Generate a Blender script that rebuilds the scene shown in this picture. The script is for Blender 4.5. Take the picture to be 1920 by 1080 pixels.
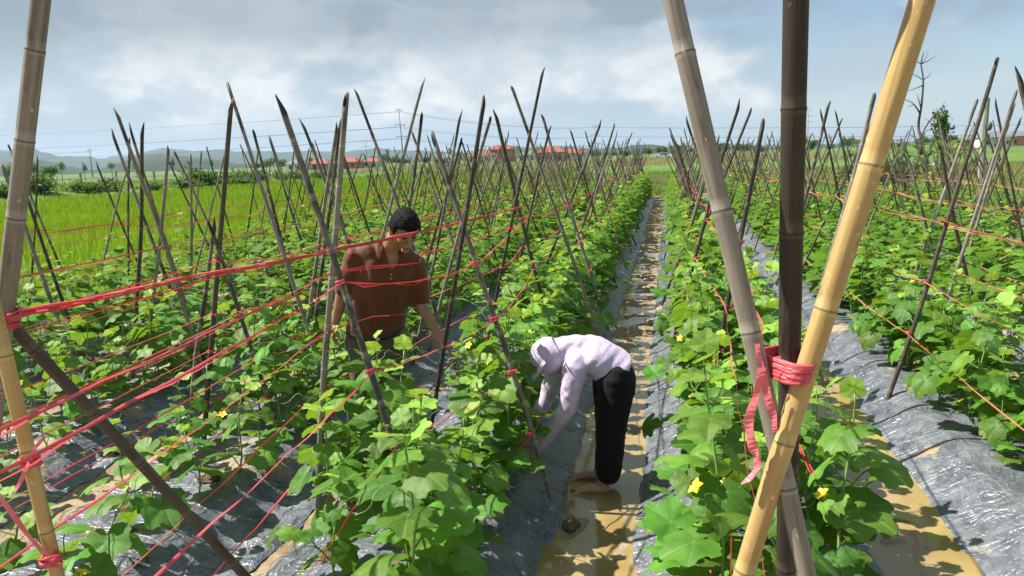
import bpy, bmesh, math, random
import numpy as np
from mathutils import Vector, Matrix, Quaternion, noise

random.seed(7); rng = np.random.default_rng(7)
sc = bpy.context.scene
for o in list(bpy.data.objects): bpy.data.objects.remove(o)
COL = sc.collection

# ------------------------------------------------------------------ camera
F = 1400.0; VX = 1253.0; VY = 286.0; H = 2.05; ROLL = math.radians(1.95)
_du, _dv = VX - 960, 540 - VY
_c, _s = math.cos(ROLL), math.sin(ROLL)
PITCH = math.atan((-_du * _s + _dv * _c) / F)
YAW = math.atan((_du * _c + _dv * _s) / F * math.cos(PITCH))
FW = Vector((-math.sin(YAW) * math.cos(PITCH), math.cos(YAW) * math.cos(PITCH), -math.sin(PITCH)))
_h = Vector((math.cos(YAW), math.sin(YAW), 0)); _w = _h.cross(FW)
RT = _c * _h - _s * _w; UP = _s * _h + _c * _w
CAM = Vector((0, 0, H))
cd = bpy.data.cameras.new('camera'); cam = bpy.data.objects.new('camera', cd); COL.objects.link(cam)
cd.lens = F / 1920 * 36; cd.sensor_width = 36; cd.clip_start = 0.05; cd.clip_end = 30000
M = Matrix((RT, UP, -FW)).transposed().to_4x4(); M.translation = CAM
cam.matrix_world = M; sc.camera = cam

def proj(p):
    d = Vector(p) - CAM; z = d.dot(FW)
    if z < 0.05: return (-9999, -9999, z)
    return (960 + F * d.dot(RT) / z, 540 - F * d.dot(UP) / z, z)
def ray(x, y): return FW + RT * ((x - 960) / F) - UP * ((y - 540) / F)
def onz(x, y, z):
    d = ray(x, y); return CAM + d * ((z - H) / d.z)
def aty(x, y, Y):
    d = ray(x, y); return CAM + d * (Y / d.y)
def atx(x, y, X):
    d = ray(x, y); return CAM + d * (X / d.x)
def inview(p, m=80):
    x, y, z = proj(p); return z > 0.3 and -m < x < 1920 + m and -m < y < 1080 + m * 2.5

# ------------------------------------------------------------------ world / sun
SUN_DIR = Vector((-0.74, -0.02, 0.95)).normalized()      # towards the sun
w = bpy.data.worlds.new('World'); sc.world = w; w.use_nodes = True
nt = w.node_tree; nt.nodes.clear()
def N(t, **k):
    n = nt.nodes.new(t)
    for a, b in k.items(): setattr(n, a, b)
    return n
def Lk(a, b): nt.links.new(a, b)
out = N('ShaderNodeOutputWorld'); bg = N('ShaderNodeBackground'); bg.inputs[1].default_value = 0.070
sky = N('ShaderNodeTexSky', sky_type='NISHITA', sun_disc=False)
sky.sun_elevation = math.asin(SUN_DIR.z); sky.sun_rotation = math.atan2(SUN_DIR.x, SUN_DIR.y)
sky.air_density = 1.0; sky.dust_density = 0.4; sky.ozone_density = 2.0
tc = N('ShaderNodeTexCoord')
def mapr(src, f0, f1, t0=0, t1=1, smooth=True):
    m = N('ShaderNodeMapRange'); m.interpolation_type = 'SMOOTHSTEP' if smooth else 'LINEAR'
    Lk(src, m.inputs[0])
    for i, v in zip((1, 2, 3, 4), (f0, f1, t0, t1)): m.inputs[i].default_value = v
    return m.outputs[0]
def math2(op, a, b=None, clamp=False):
    m = N('ShaderNodeMath', operation=op); m.use_clamp = clamp
    for i, v in enumerate((a, b)):
        if v is None: continue
        if isinstance(v, (int, float)): m.inputs[i].default_value = v
        else: Lk(v, m.inputs[i])
    return m.outputs[0]
def mixc(f, a, b):
    m = N('ShaderNodeMix', data_type='RGBA')
    if isinstance(f, (int, float)): m.inputs[0].default_value = f
    else: Lk(f, m.inputs[0])
    for i, v in ((6, a), (7, b)):
        if isinstance(v, tuple): m.inputs[i].default_value = (*v, 1)
        else: Lk(v, m.inputs[i])
    return m.outputs[2]
def cnoise(scale, detail, rough, stretch, off):
    mp = N('ShaderNodeMapping'); mp.inputs['Scale'].default_value = stretch; mp.inputs['Location'].default_value = off
    Lk(tc.outputs['Generated'], mp.inputs[0])
    n = N('ShaderNodeTexNoise'); n.inputs['Scale'].default_value = scale; n.inputs['Detail'].default_value = detail
    n.inputs['Roughness'].default_value = rough; Lk(mp.outputs[0], n.inputs[0]); return n.outputs[0]
sep = N('ShaderNodeSeparateXYZ'); Lk(tc.outputs['Generated'], sep.inputs[0])
el = sep.outputs[2]; ax = sep.outputs[0]
left = mapr(ax, 0.25, -0.45)                              # cloud bank thickens towards the west
# soft veil of stratus
veil = cnoise(2.6, 4, 0.5, (1, 1, 3.2), (3.1, 0.2, 0.4))
vf = mapr(math2('ADD', veil, math2('MULTIPLY', left, 0.22)), 0.40, 0.66)
c1 = mixc(math2('MULTIPLY', vf, 0.90), sky.outputs[0], (3.75, 4.55, 5.2))
# dark deck higher up
deck = cnoise(3.2, 6, 0.55, (1, 1, 2.6), (0.4, 5.0, 1.1))
df = math2('MULTIPLY', mapr(math2('ADD', deck, math2('MULTIPLY', left, 0.20)), 0.42, 0.62), mapr(el, 0.085, 0.17))
c2 = mixc(math2('MULTIPLY', df, 0.95), c1, (2.5, 3.05, 3.5))
# cumulus heaps
cum = cnoise(4.6, 5, 0.50, (1, 1, 2.3), (1.7, 2.4, 0.15))
cum2 = cnoise(15, 6, 0.6, (1, 1, 1.6), (4.0, 0.3, 2.0))
cf = mapr(math2('ADD', math2('ADD', cum, math2('MULTIPLY', cum2, 0.13)), math2('MULTIPLY', left, 0.06)), 0.535, 0.675)
cf = math2('MULTIPLY', cf, math2('MULTIPLY', mapr(el, 0.025, 0.06), mapr(el, 0.42, 0.2)))
cf = math2('MULTIPLY', cf, math2('SUBTRACT', 1.0, math2('MULTIPLY', df, 0.75)))
shade = mapr(cum2, 0.35, 0.68)
ccol = mixc(shade, (4.9, 5.5, 6.0), (7.6, 7.6, 7.5))
c3 = mixc(math2('MULTIPLY', cf, 0.92), c2, ccol)
c3 = mixc(math2('MULTIPLY', mapr(el, 0.075, 0.0), 0.62), c3, (4.3, 5.6, 6.9))    # pale blue murk along the horizon
Lk(c3, bg.inputs[0]); Lk(bg.outputs[0], out.inputs[0])

sd = bpy.data.lights.new('sun', 'SUN'); sd.energy = 5.0; sd.angle = math.radians(0.6); sd.color = (1.0, 0.95, 0.86)
so = bpy.data.objects.new('sun', sd); COL.objects.link(so)
so.rotation_euler = SUN_DIR.to_track_quat('Z', 'Y').to_euler(); so.location = (-20, -10, 40)
sc.view_settings.view_transform = 'Standard'; sc.view_settings.look = 'None'
sc.view_settings.exposure = 0.95; sc.view_settings.gamma = 1; sc.view_settings.use_curve_mapping = False

# ------------------------------------------------------------------ helpers
def link(o, parent=None):
    COL.objects.link(o)
    if parent is not None: o.parent = parent
    return o
def tag(o, label=None, cat=None, group=None, kind=None):
    if label: o['label'] = label
    if cat: o['category'] = cat
    if group: o['group'] = group
    if kind: o['kind'] = kind
    return o
def empty(name, loc=(0, 0, 0), rz=0, parent=None):
    o = bpy.data.objects.new(name, None); o.empty_display_size = 0.1; o.location = loc; o.rotation_euler = (0, 0, rz)
    return link(o, parent)
def meshobj(name, me, mat=None, parent=None, loc=None):
    o = bpy.data.objects.new(name, me)
    if mat is not None and not me.materials: me.materials.append(mat)
    if loc is not None: o.location = loc
    return link(o, parent)
def np_mesh(name, V, faces, smooth=True):
    """V (n,3), faces (m,k) array of one k."""
    V = np.asarray(V, dtype=np.float32); faces = np.asarray(faces, dtype=np.int32)
    me = bpy.data.meshes.new(name); k = faces.shape[1]; m = faces.shape[0]
    me.vertices.add(len(V)); me.vertices.foreach_set('co', V.ravel())
    me.loops.add(m * k); me.loops.foreach_set('vertex_index', faces.ravel())
    me.polygons.add(m); me.polygons.foreach_set('loop_start', np.arange(0, m * k, k, dtype=np.int32))
    me.update(calc_edges=True)
    if smooth: me.polygons.foreach_set('use_smooth', np.ones(m, dtype=bool))
    return me
def bm_mesh(name, bm, smooth=True):
    me = bpy.data.meshes.new(name); bmesh.ops.recalc_face_normals(bm, faces=bm.faces[:]); bm.to_mesh(me); bm.free()
    if smooth:
        for p in me.polygons: p.use_smooth = True
    return me
def frames(pts):
    pts = [Vector(p) for p in pts]; T = []
    for i in range(len(pts)):
        a = pts[max(i - 1, 0)]; b = pts[min(i + 1, len(pts) - 1)]; T.append((b - a).normalized())
    r = Vector((0, 0, 1)) if abs(T[0].z) < 0.9 else Vector((1, 0, 0))
    n = (r - T[0] * r.dot(T[0])).normalized(); out = []
    for i, t in enumerate(T):
        if i: n = (n - t * n.dot(t)).normalized()
        out.append((t, n, t.cross(n)))
    return out
def tube(bm, pts, rad, sides=6, cap=True, closed=False):
    fr = frames(pts); rings = []
    for i, (p, (t, n, b)) in enumerate(zip(pts, fr)):
        r = rad[i] if isinstance(rad, (list, tuple)) else rad
        rings.append([bm.verts.new(Vector(p) + (n * math.cos(a) + b * math.sin(a)) * r) for a in [2 * math.pi * k / sides for k in range(sides)]])
    m = len(rings)
    for i in range(m if closed else m - 1):
        A, B = rings[i], rings[(i + 1) % m]
        for k in range(sides): bm.faces.new((A[k], A[(k + 1) % sides], B[(k + 1) % sides], B[k]))
    if cap and not closed:
        bm.faces.new(rings[0][::-1]); bm.faces.new(rings[-1])
def strand(bm, pts, rad, seed=0.0):
    """flat plastic tape that twists along its length"""
    fr = frames(pts); rings = []
    for i, (p, (t, n, b)) in enumerate(zip(pts, fr)):
        a = seed + 1.1 * math.sin(i * 0.37 + seed) + 0.5 * i * (0.3 + 0.2 * math.sin(seed)); u = n * math.cos(a) + b * math.sin(a); v = t.cross(u); r = rad[i]; p = Vector(p)
        rings.append([bm.verts.new(p + q) for q in (u * r * 1.7, v * r * 0.5, -u * r * 1.7, -v * r * 0.5)])
    for A, B in zip(rings, rings[1:]):
        for k in range(4): bm.faces.new((A[k], A[(k + 1) % 4], B[(k + 1) % 4], B[k]))
    bm.faces.new(rings[0][::-1]); bm.faces.new(rings[-1])
def loft(bm, rings, n=18):
    """rings: (centre, side vector, depth vector)"""
    R = []
    for c, a, b in rings:
        R.append([bm.verts.new(Vector(c) + Vector(a) * math.cos(t) + Vector(b) * math.sin(t)) for t in [2 * math.pi * k / n for k in range(n)]])
    for A, B in zip(R, R[1:]):
        for k in range(n): bm.faces.new((A[k], A[(k + 1) % n], B[(k + 1) % n], B[k]))
    bm.faces.new(R[0][::-1]); bm.faces.new(R[-1])
def limb(bm, pts, rad, n=14, sub=4):
    """tapered round limb with rounded ends"""
    P = []; Rr = []
    pts = [Vector(p) for p in pts]
    for i in range(len(pts) - 1):
        for k in range(sub):
            t = k / sub; P.append(pts[i].lerp(pts[i + 1], t)); Rr.append(rad[i] * (1 - t) + rad[i + 1] * t)
    P.append(pts[-1]); Rr.append(rad[-1])
    d0 = (P[0] - P[1]).normalized(); d1 = (P[-1] - P[-2]).normalized()
    P = [P[0] + d0 * Rr[0] * 0.9, P[0] + d0 * Rr[0] * 0.6] + P + [P[-1] + d1 * Rr[-1] * 0.6, P[-1] + d1 * Rr[-1] * 0.9]
    Rr = [Rr[0] * 0.35, Rr[0] * 0.78] + Rr + [Rr[-1] * 0.78, Rr[-1] * 0.35]
    tube(bm, P, Rr, n)
def ellipsoid(bm, c, ax, ay, az, seg=20, rin=14, f=None):
    m = Matrix((Vector(ax), Vector(ay), Vector(az))).transposed().to_4x4(); m.translation = Vector(c)
    r = bmesh.ops.create_uvsphere(bm, u_segments=seg, v_segments=rin, radius=1)
    for v in r['verts']:
        if f: v.co = f(v.co)
        v.co = m @ v.co
    return r['verts']
def box(bm, c, sx, sy, sz, rz=0, tiltm=None):
    r = bmesh.ops.create_cube(bm, size=1)
    m = Matrix.Translation(Vector(c)) @ (tiltm or Matrix.Rotation(rz, 4, 'Z')) @ Matrix.Diagonal((sx, sy, sz, 1))
    bmesh.ops.transform(bm, matrix=m, verts=r['verts']); return r['verts']
def remeshed(bm, name, voxel, smooth_it=3, fac=0.5):
    me = bpy.data.meshes.new('tmp'); bmesh.ops.recalc_face_normals(bm, faces=bm.faces[:]); bm.to_mesh(me); bm.free()
    o = bpy.data.objects.new('tmp', me); COL.objects.link(o)
    md = o.modifiers.new('r', 'REMESH'); md.mode = 'VOXEL'; md.voxel_size = voxel; md.use_smooth_shade = True
    if smooth_it:
        ms = o.modifiers.new('s', 'SMOOTH'); ms.factor = fac; ms.iterations = smooth_it
    dg = bpy.context.evaluated_depsgraph_get(); dg.update()
    res = bpy.data.meshes.new_from_object(o.evaluated_get(dg)); res.name = name
    bpy.data.objects.remove(o); bpy.data.meshes.remove(me)
    for p in res.polygons: p.use_smooth = True
    return res
ORD = ['first', 'second', 'third', 'fourth', 'fifth', 'sixth', 'seventh', 'eighth', 'ninth', 'tenth', 'eleventh', 'twelfth',
       'thirteenth', 'fourteenth', 'fifteenth', 'sixteenth', 'seventeenth', 'eighteenth', 'nineteenth']
TENS = {2: ('twenty', 'twentieth'), 3: ('thirty', 'thirtieth'), 4: ('forty', 'fortieth'), 5: ('fifty', 'fiftieth'), 6: ('sixty', 'sixtieth')}
def ordw(i):                                               # 0 -> first
    n = i + 1
    if n < 20: return ORD[n - 1]
    t, u = divmod(n, 10)
    return TENS[t][1] if u == 0 else TENS[t][0] + '-' + ORD[u - 1]
def smooth01(a, b, x):
    t = min(max((x - a) / (b - a), 0), 1); return t * t * (3 - 2 * t)

# ------------------------------------------------------------------ materials
def newmat(name):
    m = bpy.data.materials.new(name); m.use_nodes = True
    return m, m.node_tree, m.node_tree.nodes['Principled BSDF']
class G:
    """small node-graph helper"""
    def __init__(s, name):
        s.m, s.t, s.p = newmat(name); s.out = s.t.nodes['Material Output']
    def n(s, t, **k):
        x = s.t.nodes.new(t)
        for a, b in k.items(): setattr(x, a, b)
        return x
    def l(s, a, b): s.t.links.new(a, b)
    def coord(s, kind='Object', scale=(1, 1, 1)):
        c = s.n('ShaderNodeTexCoord'); mp = s.n('ShaderNodeMapping'); mp.inputs['Scale'].default_value = scale
        s.l(c.outputs[kind], mp.inputs[0]); return mp.outputs[0]
    def pos(s, scale=(1, 1, 1)):
        c = s.n('ShaderNodeNewGeometry'); mp = s.n('ShaderNodeMapping'); mp.inputs['Scale'].default_value = scale
        s.l(c.outputs['Position'], mp.inputs[0]); return mp.outputs[0]
    def noise(s, vec, scale, detail=4, rough=0.55, dist=0.0):
        n = s.n('ShaderNodeTexNoise'); s.l(vec, n.inputs[0])
        for k, v in (('Scale', scale), ('Detail', detail), ('Roughness', rough), ('Distortion', dist)): n.inputs[k].default_value = v
        return n.outputs[0]
    def ramp(s, f, stops):
        r = s.n('ShaderNodeValToRGB'); s.l(f, r.inputs[0]); e = r.color_ramp.elements
        while len(e) < len(stops): e.new(0.5)
        for x, (p, c) in zip(e, stops): x.position = p; x.color = (*c, 1) if len(c) == 3 else c
        return r.outputs[0]
    def mix(s, f, a, b, mode='MIX'):
        m = s.n('ShaderNodeMix', data_type='RGBA', blend_type=mode)
        for i, v in ((0, f), (6, a), (7, b)):
            if isinstance(v, (int, float)): m.inputs[i].default_value = v
            elif isinstance(v, tuple): m.inputs[i].default_value = (*v, 1)
            else: s.l(v, m.inputs[i])
        return m.outputs[2]
    def mr(s, v, a, b, c=0, d=1):
        m = s.n('ShaderNodeMapRange'); m.interpolation_type = 'SMOOTHSTEP'; s.l(v, m.inputs[0])
        for i, x in zip((1, 2, 3, 4), (a, b, c, d)): m.inputs[i].default_value = x
        return m.outputs[0]
    def math(s, op, a, b):
        m = s.n('ShaderNodeMath', operation=op)
        for i, v in enumerate((a, b)):
            if isinstance(v, (int, float)): m.inputs[i].default_value = v
            else: s.l(v, m.inputs[i])
        return m.outputs[0]
    def attr(s, name):
        a = s.n('ShaderNodeAttribute'); a.attribute_name = name; return a
    def rnd(s): return s.n('ShaderNodeObjectInfo').outputs['Random']
    def bump(s, h, strength=0.5, dist=0.01, prev=None):
        b = s.n('ShaderNodeBump'); b.inputs['Strength'].default_value = strength; b.inputs['Distance'].default_value = dist
        s.l(h, b.inputs['Height'])
        if prev is not None: s.l(prev, b.inputs['Normal'])
        s.l(b.outputs[0], s.p.inputs['Normal']); return b.outputs[0]
    def col(s, c):
        if isinstance(c, tuple): s.p.inputs['Base Color'].default_value = (*c, 1)
        else: s.l(c, s.p.inputs['Base Color'])
    def rough(s, v):
        if isinstance(v, (int, float)): s.p.inputs['Roughness'].default_value = v
        else: s.l(v, s.p.inputs['Roughness'])
    def spec(s, v): s.p.inputs['Specular IOR Level'].default_value = v
    def translucent(s, colour, amount):
        tr = s.n('ShaderNodeBsdfTranslucent')
        if isinstance(colour, tuple): tr.inputs[0].default_value = (*colour, 1)
        else: s.l(colour, tr.inputs[0])
        mx = s.n('ShaderNodeMixShader'); mx.inputs[0].default_value = amount
        s.l(s.p.outputs[0], mx.inputs[1]); s.l(tr.outputs[0], mx.inputs[2]); s.l(mx.outputs[0], s.out.inputs[0])
MT = {}
def simple(name, c, rough=0.7, var=0.25, scale=6, bump=0.0, spec=0.5):
    g = G(name); v = g.coord('Object'); n = g.noise(v, scale, 5)
    lo = tuple(x * (1 - var) for x in c); hi = tuple(min(x * (1 + var), 1) for x in c)
    g.col(g.ramp(n, [(0.3, lo), (0.7, hi)])); g.rough(rough); g.spec(spec)
    if bump: g.bump(g.noise(v, scale * 8, 4), bump, 0.01)
    MT[name] = g.m; return g.m

def ground_material():
    g = G('ground_soil'); p = g.pos()
    big = g.noise(p, 0.7, 4); fine = g.noise(p, 14, 6, 0.65); grit = g.noise(p, 90, 3, 0.7)
    sand = g.ramp(fine, [(0.28, (0.20, 0.135, 0.075)), (0.5, (0.33, 0.25, 0.16)), (0.75, (0.42, 0.335, 0.235))])
    sand = g.mix(g.mr(big, 0.48, 0.66, 0, 0.65), sand, (0.19, 0.13, 0.07))
    # rough grass further off: patches of green, yellow-green, straw
    ga = g.noise(g.pos((0.06, 0.06, 0.06)), 1, 6, 0.6); gb = g.noise(g.pos((0.5, 1.6, 1)), 1, 6, 0.65)
    gr = g.ramp(gb, [(0.3, (0.045, 0.10, 0.018)), (0.55, (0.10, 0.19, 0.03)), (0.78, (0.20, 0.24, 0.07))])
    gr = g.mix(g.mr(ga, 0.5, 0.68, 0, 0.55), gr, (0.24, 0.23, 0.085))
    a = g.attr('grass').outputs['Fac']
    g.col(g.mix(a, sand, gr)); g.rough(0.85); g.spec(0.25)
    b1 = g.bump(fine, 0.9, 0.03); g.bump(grit, 0.5, 0.006, b1)
    MT['ground'] = g.m
ground_material()

def plastic_material():
    g = G('mulch_film')
    def crease(v, sc_, dist_):                            # sharp folds: ridged noise
        n = g.noise(v, sc_, 3, 0.5, dist_); return g.math('SUBTRACT', 1.0, g.math('ABSOLUTE', g.math('MULTIPLY', g.math('SUBTRACT', n, 0.5), 5.0), 0))
    c1 = crease(g.pos((1.8, 7.0, 1.8)), 1.0, 1.3); c2 = crease(g.pos((6.0, 4.0, 6.0)), 1.2, 2.0); c3 = crease(g.pos((12, 34, 12)), 1.0, 1.2)
    w2 = g.noise(g.pos((5, 3, 5)), 1.2, 5, 0.6, 1.0); dirt = g.noise(g.pos((1.3, 1.0, 1.3)), 1.6, 7, 0.68)
    tone = g.ramp(w2, [(0.3, (0.055, 0.062, 0.082)), (0.7, (0.165, 0.178, 0.20))])
    tone = g.mix(g.mr(c2, 0.6, 1.0, 0, 0.30), tone, (0.24, 0.26, 0.29))
    dm = g.mr(dirt, 0.585, 0.66, 0, 0.9)
    g.col(g.mix(dm, tone, (0.36, 0.27, 0.165)))
    g.rough(g.mix(dm, g.ramp(w2, [(0.3, (0.26,) * 3), (0.7, (0.45,) * 3)]), (0.8, 0.8, 0.8))); g.spec(0.6)
    h = g.math('ADD', g.math('MULTIPLY', c1, 1.0), g.math('ADD', g.math('MULTIPLY', c2, 0.6), g.math('MULTIPLY', c3, 0.10)))
    g.bump(h, 0.6, 0.020)
    MT['plastic'] = g.m
plastic_material()

def water_material():
    g = G('muddy_water'); n = g.noise(g.pos((3, 3, 3)), 1, 4)
    g.col(g.ramp(n, [(0.3, (0.27, 0.185, 0.062)), (0.7, (0.38, 0.285, 0.14))])); g.rough(0.07); g.spec(0.5)
    g.bump(g.noise(g.pos((9, 9, 9)), 1.5, 2), 0.10, 0.01); MT['water'] = g.m
water_material()

def leaf_material(name, lo, hi, trans, rnd=True, vein=(0.30, 0.42, 0.12)):
    g = G(name)
    f = g.noise(g.coord('Object', (16, 16, 16)), 1, 3)
    base = g.ramp(f, [(0.3, lo), (0.7, hi)])
    if rnd:
        hs = g.n('ShaderNodeHueSaturation'); g.l(base, hs.inputs['Color'])
        r = g.rnd(); hs.inputs['Saturation'].default_value = 1.0
        g.l(g.mr(r, 0, 1, 0.482, 0.522), hs.inputs['Hue']); r2 = g.math('FRACT', g.math('MULTIPLY', r, 7.31), 0)
        g.l(g.mr(r2, 0, 1, 0.62, 1.35), hs.inputs['Value']); base = hs.outputs[0]
    v = g.attr('vein').outputs['Fac']; v4 = g.math('POWER', v, 5.0)
    base = g.mix(g.math('MULTIPLY', v4, 0.6), base, vein)
    r3 = g.math('FRACT', g.math('MULTIPLY', g.rnd(), 13.7), 0); base = g.mix(g.mr(r3, 0.955, 1.0, 0, 0.8), base, (0.34, 0.32, 0.05))
    # holes eaten and pale speckle of age
    sp = g.noise(g.coord('Object', (60, 60, 60)), 1, 2)
    base = g.mix(g.mr(sp, 0.66, 0.72, 0, 0.5), base, (0.30, 0.34, 0.12))
    g.col(base); g.rough(0.52); g.spec(0.30)
    g.bump(g.noise(g.coord('Object', (95, 95, 95)), 1, 2), 0.35, 0.004)
    g.translucent(trans, 0.30); MT[name] = g.m
leaf_material('leaf', (0.060, 0.150, 0.018), (0.115, 0.250, 0.030), (0.30, 0.52, 0.035))
leaf_material('young_leaf', (0.15, 0.30, 0.03), (0.25, 0.42, 0.05), (0.46, 0.66, 0.06))
simple('stem', (0.20, 0.32, 0.08), 0.5, 0.25, 20)
simple('petal', (0.85, 0.55, 0.02), 0.5, 0.1, 30)

def far_leaf_material():
    g = G('far_leaf'); r = g.attr('tone').outputs['Fac']
    c = g.ramp(r, [(0.0, (0.055, 0.14, 0.016)), (0.6, (0.12, 0.25, 0.03)), (0.92, (0.22, 0.36, 0.045)), (1.0, (0.33, 0.33, 0.07))])
    g.col(c); g.rough(0.6); g.spec(0.15); g.translucent(g.mix(0.6, c, (0.30, 0.50, 0.04)), 0.36); MT['far_leaf'] = g.m
far_leaf_material()
def grass_material(name, stops, tr):
    g = G(name); r = g.attr('tone').outputs['Fac']
    c = g.ramp(r, stops); g.col(c); g.rough(0.55); g.spec(0.3); g.translucent(tr, 0.35); MT[name] = g.m
grass_material('rice_blade', [(0, (0.07, 0.15, 0.008)), (0.6, (0.135, 0.25, 0.012)), (0.9, (0.23, 0.31, 0.03)), (1, (0.34, 0.33, 0.09))], (0.36, 0.56, 0.02))
grass_material('grass_blade', [(0, (0.06, 0.12, 0.02)), (0.5, (0.12, 0.20, 0.035)), (0.8, (0.22, 0.27, 0.07)), (1, (0.40, 0.34, 0.15))], (0.30, 0.42, 0.08))
grass_material('dry_blade', [(0, (0.22, 0.16, 0.07)), (0.5, (0.36, 0.28, 0.13)), (1, (0.48, 0.38, 0.2))], (0.45, 0.36, 0.16))
grass_material('shrub_leaf', [(0, (0.025, 0.055, 0.013)), (0.6, (0.055, 0.11, 0.022)), (1, (0.12, 0.18, 0.04))], (0.16, 0.30, 0.04))

def bamboo_material(name, lo, mid, hi, darkamt, black=(0.022, 0.02, 0.018), rough=0.6):
    g = G(name); v = g.coord('Object', (1, 1, 1))
    st = g.noise(g.coord('Object', (55, 55, 2.2)), 1, 6, 0.65); pa = g.noise(g.coord('Object', (5, 5, 2.4)), 1.5, 5, 0.6)
    c = g.ramp(st, [(0.25, lo), (0.5, mid), (0.78, hi)])
    r = g.rnd(); blot = g.math('ADD', pa, g.math('MULTIPLY', g.math('SUBTRACT', r, 0.5), 0.30))
    c = g.mix(g.mr(blot, 0.50, 0.66, 0, darkamt), c, black)
    nd = g.attr('node').outputs['Fac']; c = g.mix(g.mr(nd, 0.15, 0.75, 0, 0.35), c, tuple(min(1, x * 1.25) for x in hi)); c = g.mix(g.mr(nd, 0.80, 1.0, 0, 0.75), c, tuple(x * 0.3 for x in lo))
    stain = g.noise(g.coord('Object', (14, 14, 5)), 2.0, 6, 0.7); c = g.mix(g.mr(stain, 0.56, 0.72, 0, 0.55), c, tuple(x * 0.42 for x in lo))
    sp = g.noise(g.coord('Object', (70, 70, 40)), 1, 2); c = g.mix(g.mr(sp, 0.68, 0.73, 0, 0.6), c, tuple(min(1, x * 1.5) for x in hi))
    if darkamt > 0.5:                                     # colour turns blotchy black towards the tip
        gsep = g.n('ShaderNodeSeparateXYZ'); g.l(g.coord('Generated'), gsep.inputs[0])
        tip = g.mr(g.math('ADD', gsep.outputs[2], g.math('MULTIPLY', pa, 0.5)), 1.08, 1.36, 0, 0.8); c = g.mix(tip, c, black)
    g.col(c); g.rough(rough); g.spec(0.35); g.bump(st, 0.6, 0.004); MT[name] = g.m
bamboo_material('bamboo_grey', (0.10, 0.085, 0.065), (0.23, 0.20, 0.165), (0.38, 0.345, 0.29), 0.8)
bamboo_material('bamboo_dark', (0.035, 0.026, 0.018), (0.075, 0.058, 0.04), (0.15, 0.125, 0.09), 0.75)
bamboo_material('bamboo_yellow', (0.33, 0.20, 0.07), (0.48, 0.325, 0.125), (0.56, 0.41, 0.19), 0.15, (0.2, 0.12, 0.05), 0.4)
bamboo_material('bamboo_black', (0.016, 0.012, 0.008), (0.036, 0.027, 0.018), (0.085, 0.068, 0.047), 0.75)
bamboo_material('bamboo_tan', (0.12, 0.095, 0.06), (0.23, 0.185, 0.12), (0.33, 0.28, 0.19), 0.85)
bamboo_material('hollow', (0.02, 0.016, 0.012), (0.035, 0.03, 0.022), (0.05, 0.04, 0.03), 0.2)

def twine_material(name, lo, hi, tr):
    g = G(name); n = g.noise(g.pos((5, 1.3, 5)), 2.0, 5, 0.6); fine = g.noise(g.coord('Object', (40, 40, 40)), 2, 3)
    c = g.ramp(n, [(0.3, lo), (0.7, hi)]); g.col(c); g.rough(0.35); g.spec(0.5); g.bump(fine, 0.4, 0.003)
    g.translucent(tr, 0.3); MT[name] = g.m
twine_material('twine_pink', (0.66, 0.06, 0.085), (0.82, 0.20, 0.22), (0.95, 0.14, 0.16))
twine_material('ribbon_pink', (0.72, 0.16, 0.19), (0.86, 0.34, 0.37), (0.95, 0.3, 0.32))
twine_material('twine_faded', (0.55, 0.15, 0.09), (0.68, 0.30, 0.19), (0.8, 0.28, 0.16))

# ------------------------------------------------------------------ terrain
F0, SP = -0.39, 1.63                                       # centre of the wet furrow, bed spacing
XL, XR, YE = -8.75, 9.35, 36.0                             # extent of the cucumber field
YER = 25.0
def fend(x): return YE if x < 4.4 else YER
def bedc(b): return F0 + SP / 2 + SP * b
def gz(x, y):
    """bare ground height"""
    inf = smooth01(XL - 0.5, XL + 0.1, x) * smooth01(XR + 0.6, XR, x) * smooth01(fend(x) + 1.2, fend(x), y)
    out_ = 0.10 + 0.06 * noise.noise((x * 0.05, y * 0.05, 0.3))
    if x < -30: out_ += 0.95 * math.exp(-((x + 39.5) / 2.6) ** 2) * (0.7 + 0.5 * noise.noise((y * 0.09, 2.2, x * 0.1)))
    if y > 120: out_ += 0.45 * smooth01(150, 180, y) * smooth01(-150, -60, x)
    if inf <= 0: return out_
    k = round((x - F0) / SP); d = abs(x - F0 - k * SP)
    edge = 0.03 * noise.noise((x * 0.9, y * 1.3, k * 3.1)) + 0.02 * noise.noise((x, y * 4.1, 9.0))
    z = 0.18 * smooth01(0.17, 0.60, d + edge)
    fl = 1 - smooth01(0.15, 0.34, d)
    if fl > 0:
        z += fl * (0.050 * noise.noise((x * 2.3, y * 1.7, 4.0 + k)) + 0.030 * noise.noise((x * 7, y * 6, 1.0)) + 0.012 * noise.noise((x * 17, y * 17, 2.0)))
        if k in (0, 1): z += fl * (0.030 * smooth01(4.2, 7.5, y) - 0.012)
        else: z += fl * 0.03
    return z * inf + out_ * (1 - inf)
def axis(segs, lo, hi, growth=1.35, s0=1.0):
    a = []
    for s, e, st in segs: a += list(np.arange(s, e, st))
    a.append(segs[-1][1]); st = s0; x = a[-1]
    while x < hi: x += st; st *= growth; a.append(min(x, hi))
    st = s0; x = a[0]; pre = []
    while x > lo: x -= st; st *= growth; pre.append(max(x, lo))
    return np.array(pre[::-1] + a)
gx = axis([(-60, -12, 1.0), (-12, -4.6, 0.10), (-4.6, 3.4, 0.045), (3.4, 10.2, 0.10)], -9000, 9000)
gy = axis([(0.6, 8, 0.05), (8, 14, 0.12), (14, 38, 0.4), (38, 60, 1.0)], -400, 9000)
V = np.zeros((len(gy), len(gx), 3)); gm = np.zeros((len(gy), len(gx)))
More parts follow.
